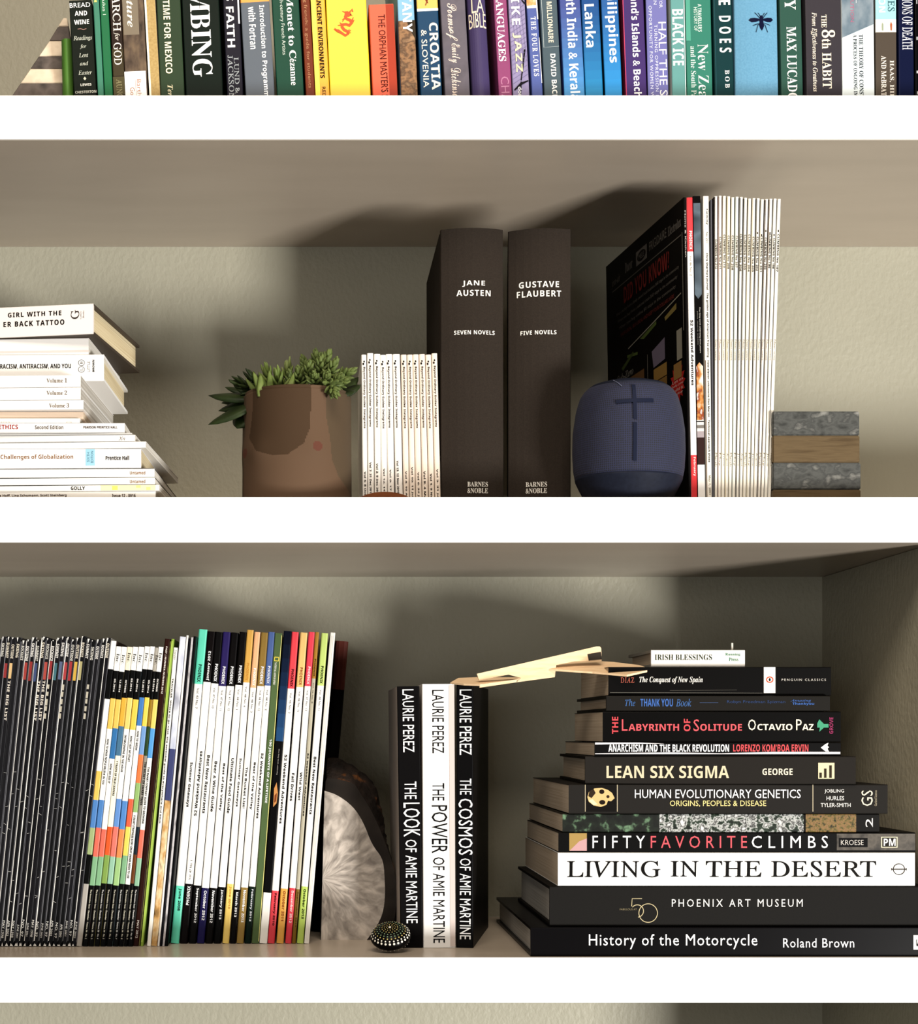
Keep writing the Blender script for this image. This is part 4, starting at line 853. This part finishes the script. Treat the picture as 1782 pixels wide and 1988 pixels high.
# ------------------------------------------------------------------ agate bookend
za = .112; ka = ks(za); yba = PY0-(LOW_Z-EYE)*ka
ag = thing('agate_bookend', 'cut geode bookend with pale crystal face and dark rind, left of the trio', 'bookend', (wx(690, za), za, LOW_Z))
face = [(622, yba), (632, 1510), (649, 1511), (687, 1519), (695, 1533), (718, 1567), (737, 1607), (753, 1649), (767, 1689), (771, 1736), (766, 1790), (757, yba)]
cryst = [(623, yba), (630, 1535), (655, 1543), (685, 1565), (705, 1595), (722, 1640), (742, 1665), (746, 1690), (748, 1745), (740, 1785), (712, yba)]
def aP(p, dz): return ((p[0]-690)/ka, dz, (yba-p[1])/ka)
back = [(622, yba), (636, 1472), (655, 1474), (675, 1482), (703, 1496), (729, 1524), (748, 1582), (752, 1630), (760, 1685), (763, 1736), (757, 1790), (748, yba)]
def resample(p, n):
    L = [0]
    for a, b2 in zip(p, p[1:]): L.append(L[-1]+math.hypot(b2[0]-a[0], b2[1]-a[1]))
    out = []
    for i in range(n+1):
        s = L[-1]*i/n
        for j in range(len(p)-1):
            if L[j] <= s <= L[j+1]+1e-9:
                f = (s-L[j])/max(1e-9, L[j+1]-L[j]); out.append((p[j][0]+(p[j+1][0]-p[j][0])*f, p[j][1]+(p[j+1][1]-p[j][1])*f)); break
    return out
def smooth_(p, it=2):
    for _ in range(it):
        q = [p[0], p[1]]
        for a, b2 in zip(p[1:-1], p[2:]): q += [(a[0]*.75+b2[0]*.25, a[1]*.75+b2[1]*.25), (a[0]*.25+b2[0]*.75, a[1]*.25+b2[1]*.75)]
        q.append(p[-1]); p = q
    return p
F = resample(smooth_(face), 70); B = resample(smooth_(back), 70)
RIND = nodemat('rough_geode_rind', ('17120f', '2c231e', '7a4a22', '1f1814'), (40, 40, 40), 7, .8, bump=.8, bscale=(250, 250, 250), pos=(.35, .57, .66, .72))
bm = bmesh.new(); rows = []
for t_, dz in ((0, 0), (.35, .008), (.7, .02), (1, .034), (1, .05)):
    row = []
    for i, (f, b2) in enumerate(zip(F, B)):
        j = .0011*random.uniform(-1, 1)*(0 < t_) if 3 < i < 67 else 0
        p = aP((f[0]+(b2[0]-f[0])*t_, f[1]+(b2[1]-f[1])*t_), dz); row.append(bm.verts.new((p[0]+j, p[1], max(0, p[2]+j))))
    rows.append(row)
for a, b2 in zip(rows, rows[1:]):
    for i in range(len(a)): bm.faces.new((a[i], a[(i+1) % len(a)], b2[(i+1) % len(a)], b2[i]))
bm.faces.new(rows[0]); bm.faces.new(rows[-1])
obj('rind', bm, RIND, ag)['label'] = 'rough dark rind with orange patches'
def slab(name, pts, m, y0, y1, lab):
    bm = bmesh.new(); a = [bm.verts.new(aP(p, y0)) for p in pts]; b2 = [bm.verts.new(aP(p, y1)) for p in pts]
    bm.faces.new(a); bm.faces.new(b2)
    for i in range(len(a)): bm.faces.new((a[i], a[(i+1) % len(a)], b2[(i+1) % len(a)], b2[i]))
    bmesh.ops.triangulate(bm, faces=[f for f in bm.faces if len(f.verts) > 4])
    o = obj(name, bm, m, ag); o['label'] = lab
slab('agate_band', [(p[0]*.997+2, p[1]+.5) if p[1] < yba-1 else p for p in F], nodemat('polished_black_agate', ('191512', '28221d', '3a332c'), (20, 20, 20), 3, .3), -.0006, -.0001, 'polished black band')
CRY = bpy.data.materials.new('pale_crystal'); CRY.use_nodes = True; nt = CRY.node_tree; b = nt.nodes['Principled BSDF']
tc = nt.nodes.new('ShaderNodeTexCoord'); mpn = nt.nodes.new('ShaderNodeMapping'); mpn.inputs['Location'].default_value = (.030, 0, -.055)
nt.links.new(tc.outputs['Object'], mpn.inputs[0]); sx = nt.nodes.new('ShaderNodeSeparateXYZ'); nt.links.new(mpn.outputs[0], sx.inputs[0])
at = nt.nodes.new('ShaderNodeMath'); at.operation = 'ARCTAN2'; nt.links.new(sx.outputs[2], at.inputs[0]); nt.links.new(sx.outputs[0], at.inputs[1])
ln = nt.nodes.new('ShaderNodeVectorMath'); ln.operation = 'LENGTH'; nt.links.new(mpn.outputs[0], ln.inputs[0])
cb = nt.nodes.new('ShaderNodeCombineXYZ'); nt.links.new(at.outputs[0], cb.inputs[0]); nt.links.new(ln.outputs['Value'], cb.inputs[1])
m3 = nt.nodes.new('ShaderNodeMapping'); m3.inputs['Scale'].default_value = (7, 75, 1); nt.links.new(cb.outputs[0], m3.inputs[0])
tx = nt.nodes.new('ShaderNodeTexNoise'); tx.inputs['Scale'].default_value = 1; tx.inputs['Detail'].default_value = 6; tx.inputs['Distortion'].default_value = .5; nt.links.new(m3.outputs[0], tx.inputs['Vector'])
cr = nt.nodes.new('ShaderNodeValToRGB'); nt.links.new(tx.outputs[0], cr.inputs[0])
cr.color_ramp.elements[0].position = .3; cr.color_ramp.elements[0].color = lin('6f665e')+(1,)
cr.color_ramp.elements[1].position = .68; cr.color_ramp.elements[1].color = lin('b9aea3')+(1,)
e = cr.color_ramp.elements.new(.48); e.color = lin('938a80')+(1,)
nt.links.new(cr.outputs[0], b.inputs['Base Color']); b.inputs['Roughness'].default_value = .35
slab('crystal_face', smooth_(cryst, 2), CRY, -.0012, -.0006, 'pale grey crystal face')

# ------------------------------------------------------------------ dotted stone
zr = .036; kr = ks(zr); ybr = PY0-(LOW_Z-EYE)*kr
rk = thing('painted_stone', 'small black stone covered in rings of white and gold dots in front of the trio', 'painted stone', (wx(758, zr), zr, LOW_Z), (0, 0, 0))
tilt = Matrix.Rotation(.12, 4, 'Y') @ Matrix.Rotation(-.42, 4, 'X')
tilt = Matrix.Rotation(-.10, 4, 'Y') @ Matrix.Rotation(.50, 4, 'X')
AX, AY, AZ = .0172, .0165, .0098
cz = .0128
bm = bmesh.new(); bmesh.ops.create_uvsphere(bm, u_segments=48, v_segments=24, radius=1)
for v in bm.verts:
    v.co = Vector((v.co.x*AX, v.co.y*AY, v.co.z*AZ*(1 if v.co.z > 0 else .85))); v.co = tilt @ v.co; v.co.z = max(v.co.z+cz, .0002)
obj('stone', bm, mat('100e0d', .35), rk, smooth=True)
bm = bmesh.new(); mts = [mat('f6eedc', .5), mat('b9a55e', .5), mat('7f9a74', .5)]
def dot(th, ph, r, mi):
    n = Vector((math.sin(th)*math.cos(ph), math.sin(th)*math.sin(ph), math.cos(th)))
    p = Vector((n.x*AX, n.y*AY, n.z*AZ)); nn = Vector((n.x/AX, n.y/AY, n.z/AZ)).normalized(); u = nn.orthogonal().normalized(); w = nn.cross(u)
    ring = [bm.verts.new((tilt @ (p+nn*.0001+(u*math.cos(q)+w*math.sin(q))*r))+Vector((0, 0, cz))) for q in [2*math.pi*k/8 for k in range(8)]]
    c = bm.verts.new((tilt @ (p+nn*.00045))+Vector((0, 0, cz)))
    for i in range(8): f = bm.faces.new((ring[i], ring[(i+1) % 8], c)); f.material_index = mi
for th, n, r, mi in ((.0, 1, .0012, 0), (.16, 8, .0004, 1), (.27, 12, .0004, 1), (.40, 16, .0005, 1), (.54, 20, .0005, 2), (.70, 22, .00058, 2), (.86, 24, .00064, 1), (1.04, 26, .0007, 0), (1.24, 28, .00098, 0), (1.98, 28, .0006, 0)):
    for j in range(n): dot(th, 2*math.pi*(j+.5*(n % 3))/n, r, mi)
obj('painted_dots', bm, mts, rk)['label'] = 'rings of white, gold and green dots'

# ------------------------------------------------------------------ black, white, black trio
GL = 'trilogy of novels with tall capitals'
zl = .058
stand('low', zl, 777.5, 821, 1333, -.0135, '100d0e', 'left black book of the trio, title with large LOOK in white capitals',
      [T_('LAURIE PEREZ', 's', W_, 10, 32, 1339, 1461), T_('THE', 's', W_, 12, 35, 1518, 1552), T_('LOOK', 's', W_, 9, 41, 1559, 1625), T_('OF AMIE MARTINE', 's', W_, 12, 34, 1631, 1793)], W=.15, group=GL, yaw=.0, cover='cdbfb4')
stand('low', zl, 822, 884.5, 1328.5, -.005, 'fcfaf7', 'white middle book of the trio, title with large POWER in black capitals',
      [T_('LAURIE PEREZ', 'm', '1a1718', 19, 42, 1340, 1463), T_('THE', 'm', '1a1718', 19, 42, 1521, 1555), T_('POWER', 'm', '141112', 17, 48, 1564, 1657), T_('OF AMIE MARTINE', 'm', '1a1718', 19, 42, 1665, 1831), ('R', 'd9c9c2', 52, 62, 1331, 1838)], W=.15, group=GL)
stand('low', zl, 886, 918.5, 1329.5, 0, '0d0b0c', 'right black book of the trio, title with large COSMOS in white capitals',
      [T_('LAURIE PEREZ', 's', W_, 6, 29.5, 1339, 1466), T_('THE', 's', W_, 7, 29, 1512, 1543), T_('COSMOS', 's', W_, 4, 31.5, 1551, 1660), T_('OF AMIE MARTINE', 's', W_, 6.5, 28, 1667, 1824)], W=.15, group=GL, yaw=-.2, cover='1a1716')

# ------------------------------------------------------------------ dark stack at the right
GK = 'dark stack on the right of the lower shelf'
zb = LOW_Z
def dl(*a, **k):
    global zb
    k.setdefault('group', GK); k['pivot'] = 'l'
    zb = lay(zb, *a, **k)
TITL = 'f4f1ea'
dl(.006, 1030, 1800, 1800, '121012', 'bottom black hardback of the dark stack, on motorcycles',
   [T_('History of the Motorcycle', 's', W_, 1143, 1470, 1814, 1843, 'h', 1.1), T_('Roland Brown', 's', W_, 1520, 1658, 1822, 1840, 'h', 1.1), ('R', 'f2efe8', 1773, 1798, 1816, 1844), T_('S', 'sb', '222222', 1778, 1786, 1824, 1838, 'd')], W=.24, hard=True, tint='grey', rough=.3)
GD_ = 'c9b88a'
dl(.012, 1067, 1802, 1721, '17140f', 'thick black museum hardback with a thin gold 50, second from bottom of dark stack',
   [T_('PHOENIX ART MUSEUM', 's', 'efece6', 1304, 1558, 1746, 1761, 'h', 1.4), ('L', GD_, 1.4, [(1246, 1745), (1227, 1745), (1226, 1760)]), ('L', GD_, 1.4, [(1237+12*math.sin(a), 1769-12*math.cos(a)) for a in [-.9+i*.17 for i in range(24)]]),
    ('L', GD_, 1.4, ell(1258, 1773, 18, 18, 40)+[(1276, 1773)]), T_('FABULOUS AT', 's', '8a7c5c', 1203, 1236, 1764, 1767.5, 'h')], W=.2, hard=True, tint='grey', spine_mat=nodemat('black_book_cloth', ('110e0b', '0d0b08'), (800, 800, 800), 2, .7))
dl(.014, 1083, 1776, 1655, 'fdfbf6', 'white book in the dark stack with large black serif LIVING IN THE DESERT',
   [T_('LIVING', 'r', '120f0d', 1101, 1282, 1671.5, 1704, 'h'), T_('IN', 'r', '120f0d', 1302, 1356, 1672, 1703, 'h'), T_('THE', 'r', '120f0d', 1370, 1478, 1672, 1703, 'h'), T_('DESERT', 'r', '120f0d', 1497, 1701, 1671.5, 1703.5, 'h'),
    ('L', '3a322c', 1.5, ell(1745, 1688, 11, 10.5, 30)+[(1756, 1688)]), ('R', '3a322c', 1730, 1760, 1687, 1689), ('R', '3a322c', 1730, 1731, 1685.5, 1690.5), ('R', '3a322c', 1759, 1760, 1685.5, 1690.5)], W=.2, tint='tan')
dl(.014, 1084, 1777, 1616, '0e0c0c', 'black climbing guide with widely spaced white and red capitals FIFTY FAVORITE CLIMBS',
   [T_('FIFTY', 's', W_, 1150, 1252, 1623, 1647, 'h', 1.6), T_('FAVORITE', 's', 'd9505a', 1263, 1450, 1623, 1647, 'h', 1.6), T_('CLIMBS', 's', W_, 1459, 1607, 1623, 1647, 'h', 1.6), 
    ('R', 'a98a4a', 1105, 1139, 1618, 1652), ('P', 'c99a9a', [(1105.5, 1652), (1139, 1652), (1139, 1628), (1124, 1634)]), ('R', nodemat('dark_stone_photo', ('2a2622', '5c554c', '3a352f'), (90, 90, 90), 6, .4), 1624, 1776, 1619, 1651), ('R', '0e0c0c', 1628, 1684, 1627, 1645), T_('KROESE', 's', 'c9c2b8', 1632, 1676, 1631, 1641, 'h'),
    ('R', 'd8cfb0', 1710, 1742, 1625, 1646), ('R', '2a2620', 1712, 1740, 1626.5, 1644.5), T_('PM', 'sb', 'f2efe8', 1715, 1738, 1628.5, 1642.5, 'h')], W=.19, tint='tan')
FOR = nodemat('forest_photo_print', ('0d100c', '2c3a2c', 'c9cac6', '12140f', 'e2e1de'), (170, 60, 190), 9, .4, pos=(.34, .44, .5, .56, .66))
FO2 = nodemat('autumn_photo_print', ('1c160c', '6a5c2c', '8f6c44', '2c3418'), (330, 330, 330), 6, .4, pos=(.34, .46, .55, .68))
FO0 = nodemat('dark_foliage_print', ('121410', '1c221a', '6a8a6a'), (120, 120, 120), 5, .4, pos=(.4, .56, .68))
dl(.014, 1092, 1707, 1580, '141512', 'photo-spined book of black and white woodland with a sideways 2 at its end', [T_('2', 's', 'efece6', 1680, 1694, 1589, 1606, 'u')],
   bands=[(1092, 1280, FO0), (1280, 1560, FOR), (1560, 1564, '15130f'), (1564, 1662, FO2), (1662, 1707, '1b1917')], W=.2, tint='tan')
LI = 'b9ab8c'
dl(.012, 1104, 1723, 1523, '2b2825', 'dark grey genetics textbook with a small golden skull picture',
   [('R', LI, 1135.4, 1136.8, 1524, 1576), ('R', LI, 1197.5, 1199, 1524, 1576), ('R', LI, 1577, 1578.6, 1524, 1576), ('R', '191512', 1137, 1197.4, 1524, 1576)] +
   [('P', 'd9b878', [(1140, 1548), (1143, 1538), (1154, 1531), (1168, 1530), (1180, 1534), (1188, 1540), (1193, 1550), (1186, 1556), (1180, 1555), (1177, 1563), (1166, 1567), (1152, 1564), (1143, 1557)]), ('P', 'efdcae', [(1142, 1554), (1150, 1552), (1160, 1562), (1152, 1564)]), ('P', '2a1d12', ell(1168, 1537.5, 5, 4.5)), ('P', '2a1d12', ell(1169, 1558, 6, 4.5)), ('P', '3a2818', ell(1180, 1547, 3, 3)), ('P', '3a2c1c', [(1144, 1536), (1152, 1532), (1156, 1540), (1148, 1550), (1142, 1546)])] +
   [T_('HUMAN EVOLUTIONARY GENETICS', 's', W_, 1232, 1554, 1533, 1550, 'h'), T_('ORIGINS, PEOPLES & DISEASE', 's', 'f0dc8c', 1300, 1487, 1554.5, 1567, 'h'), T_('JOBLING', 's', 'f2efe8', 1600, 1638, 1532.5, 1541, 'h'), T_('HURLES', 's', 'f2efe8', 1604, 1638, 1546, 1554, 'h'), T_('TYLER-SMITH', 's', 'f2efe8', 1593, 1651, 1559.5, 1567.5, 'h'),
    T_('GS', 't', 'e9e0c4', 1672, 1694, 1535, 1565, 'u'), T_('Garland Science', 's', 'a99c80', 1697, 1702, 1535, 1565, 'u')], W=.21, tint='tan', rough=.6)
dl(.016, 1136, 1656, 1468, '2c2824', 'charcoal hardback with metallic LEAN SIX SIGMA lettering',
   [T_('LEAN SIX SIGMA', 'sb', 'd9cba8', 1177, 1413, 1487, 1511, 'h'), T_('GEORGE', 'sb', 'e6dcc4', 1477, 1535, 1492, 1505, 'h'), ('R', 'e6d8ac', 1584, 1615, 1481, 1512), ('P', '3a3020', [(1586, 1510), (1586, 1500), (1591, 1500), (1591, 1510)]), ('P', '3a3020', [(1595, 1510), (1595, 1492), (1600, 1492), (1600, 1510)]), ('P', '3a3020', [(1605, 1510), (1605, 1486), (1610, 1486), (1610, 1510)])],
   W=.165, hard=True, tint='tan', rough=.6, yaw=-.03)
dl(.014, 1154, 1632, 1441, '0f0d0d', 'thin black softcover with worn white edges and white then red capitals on anarchism',
   [('P', 'e9e4e4', [(1155, 1442), (1240, 1442), (1290, 1444), (1200, 1445), (1155, 1446)]), ('P', 'e2dcde', [(1155, 1464.5), (1155, 1463), (1300, 1461), (1400, 1463), (1500, 1460), (1631, 1460), (1631, 1464.5)]),
    T_('ANARCHISM AND THE BLACK REVOLUTION', 'sb', W_, 1181, 1415, 1445.5, 1460, 'h'), T_("LORENZO KOM'BOA ERVIN", 'sb', 'd8474c', 1423, 1569, 1445.5, 1459.5, 'h'), ('P', 'f4f2ee', [(1593, 1452), (1602, 1445), (1608, 1442.5), (1606, 1448), (1609, 1451), (1606, 1454), (1609, 1459.5), (1602, 1459)])], W=.15, tint='tan')
dl(.014, 1170, 1632, 1381, '100e0d', 'black softcover with red and cream small capitals on SOLITUDE and a green arrow',
   [T_('THE', 'sb', 'd8444c', 1188, 1200, 1392, 1425, 'u'), T_('L', 's', 'e2525a', 1207, 1218, 1397, 1419, 'h'), T_('ABYRINTH', 'sb', 'e2525a', 1220, 1318, 1406, 1419, 'h'), T_('OF', 'sb', 'd8444c', 1327, 1340, 1396, 1420, 'u'), T_('S', 's', 'e2525a', 1346, 1357, 1397, 1420, 'h'), T_('OLITUDE', 'sb', 'e2525a', 1359, 1440, 1406, 1419, 'h'),
    T_('O', 's', 'f4ead0', 1452, 1467, 1397, 1418.5, 'h'), T_('CTAVIO', 'sb', 'f4ead0', 1470, 1538, 1406, 1418, 'h'), T_('P', 's', 'f4ead0', 1545, 1556, 1397, 1418, 'h'), T_('AZ', 'sb', 'f4ead0', 1557, 1579, 1406, 1418, 'h'),
    ('P', '3f9a74', [(1586, 1405), (1590, 1397), (1599, 1406), (1608, 1406), (1608, 1413), (1599, 1413), (1590, 1421), (1591, 1413), (1586, 1413)]), T_('GROVE', 'sb', '9a2a5c', 1609.5, 1617, 1393, 1425, 'u')], W=.14, tint='tan', rough=.35)
dl(.016, 1177, 1611, 1350.5, '26231f', 'thin dark hardback with faint blue lettering',
   [T_('The', 'i', '3f6aa8', 1213, 1233, 1358, 1371, 'h'), T_('THANK YOU', 'sb', '3a66b0', 1243, 1306, 1357, 1372, 'h'), T_('Book', 'i', '3f6aa8', 1312, 1342, 1357, 1372, 'h'), ('R', '3a4a6a', 1358, 1394, 1364, 1365), T_('Robyn Freedman Spizman', 's', '2f4470', 1411, 1524, 1360, 1367, 'h'), T_('Amazing', 'i', '3a66b0', 1534, 1574, 1358, 1364, 'h'), T_('Thankyou', 'sb', '3a66b0', 1538, 1580, 1364, 1370, 'h')],
   W=.145, hard=True, tint='tan')
dl(.022, 1181, 1613, 1294.5, '100e0d', 'black classic paperback with an orange-ringed white label and small white title',
   [T_('DIAZ', 'r', 'c2604a', 1205, 1231, 1315.5, 1326, 'h', 1.2), T_('The Conquest of New Spain', 'bi', 'efeae0', 1241, 1364, 1314, 1328, 'h'), ('R', 'f6f1e8', 1482.5, 1505, 1295.5, 1346), ('L', 'c8502c', 2.4, ell(1494, 1320, 6.2, 5.2, 24)+[(1500.2, 1320)]), ('P', '2a2420', ell(1494, 1320, 2, 3.2)),
    T_('PENGUIN CLASSICS', 's', 'cfc8bc', 1517, 1603, 1318, 1322.5, 'h', 1.4), ('L', '6a665e', .7, [(1184, 1345), (1480, 1346)]), ('L', '55514a', .6, [(1300, 1341), (1430, 1340)])], W=.135, tint='tan', rough=.4)
dl(.03, 1264, 1446, 1261.5, 'f8f4ec', 'tiny white gift book of blessings lying on top of the dark stack',
   [T_('IRISH BLESSINGS', 'rb', '2c3620', 1271, 1382, 1271, 1282, 'h'), T_('Running', 'rb', '2f7a5a', 1408, 1437, 1268, 1274.5, 'h'), T_('Press', 'rb', '2f7a5a', 1415, 1433, 1277, 1284, 'h')], W=.095, hard=True, tint='tan', cover='8f8a80')
irish = bpy.data.objects[[o.name for o in bpy.data.objects if o.get('label', '').startswith('tiny white gift')][0]]
bm = bmesh.new(); box(bm, .0337, .0352, .02, .0206, .0135, .0215); obj('ribbon_marker', bm, mat('d9d4c8', .7), irish)['label'] = 'pale ribbon sticking up'

# ------------------------------------------------------------------ balsa glider
WOOD = nodemat('balsa_wood', ('d9b58c', 'e9cba4', 'dfbd95'), (30, 200, 200), 4, .7, k=.95)
gl = thing('toy_glider', 'pale balsa wood toy glider bridging from the trio to the dark stack', 'toy glider', (wx(1040, .05), .05, wz(1329, .058)))
gx, gy, gz = gl.location
def plate(name, pts, th, ax, lab=None, m=WOOD):
    """board from corner points (pixel x, pixel y, depth), thickness th along ax"""
    bm = bmesh.new(); A = Vector(ax)*th
    q = [Vector((wx(x, z)-gx, z-gy, wz(y, z)-gz)) for x, y, z in pts]
    a = [bm.verts.new(p) for p in q]; b2 = [bm.verts.new(p+A) for p in q]
    bm.faces.new(a); bm.faces.new(b2)
    for i in range(len(a)): bm.faces.new((a[i], a[(i+1) % len(a)], b2[(i+1) % len(a)], b2[i]))
    bmesh.ops.triangulate(bm, faces=[f for f in bm.faces if len(f.verts) > 4])
    o = obj(name, bm, m, gl)
    if lab: o['label'] = lab
zf = .046
plate('fuselage', [(p[0], p[1], zf) for p in ((926, 1308), (1158, 1255), (1164, 1255), (1167, 1258), (1168, 1283), (1115, 1284), (1060, 1295), (930, 1321))], .0035, (0, 1, 0), 'long tapering fuselage board')
plate('nose_slot_shade', [(p[0], p[1], zf-.0006) for p in ((1141, 1270), (1166.5, 1265.5), (1168.3, 1280), (1143, 1282.5))], .0048, (0, 1, 0), 'nose slot painted in as a dark plate', mat('3a332c', .5))  # dark plate painting in the shaded slot of the nose
plate('pylon', [(p[0], p[1], zf+.0002) for p in ((1003, 1324.5), (1011, 1316), (985, 1309), (1080, 1289), (1079, 1298), (1077, 1314.5))], .003, (0, 1, 0), 'lower pylon board')
plate('wing', [(1048, 1298, .05), (1116, 1281, .07), (1190, 1285, .06), (1240, 1291, .045), (1266, 1299, .025), (1217, 1310, .010), (1150, 1304, .030), (1075, 1299, .044)], .0016, (0, 0, -1), 'wing board tipped toward the viewer')
plate('tailplane', [(874, 1325, .06), (890, 1316, .075), (928, 1314.5, .08), (1012, 1315, .075), (1000, 1320, .052), (932, 1328.5, .035), (900, 1327.5, .045)], .0014, (0, 0, -1), 'flat tailplane')
plate('tail_strip', [(p[0], p[1], .036) for p in ((931, 1329), (1003, 1319), (1003, 1324.5), (931, 1335))], .0016, (0, 1, 0), 'pale edge strip')
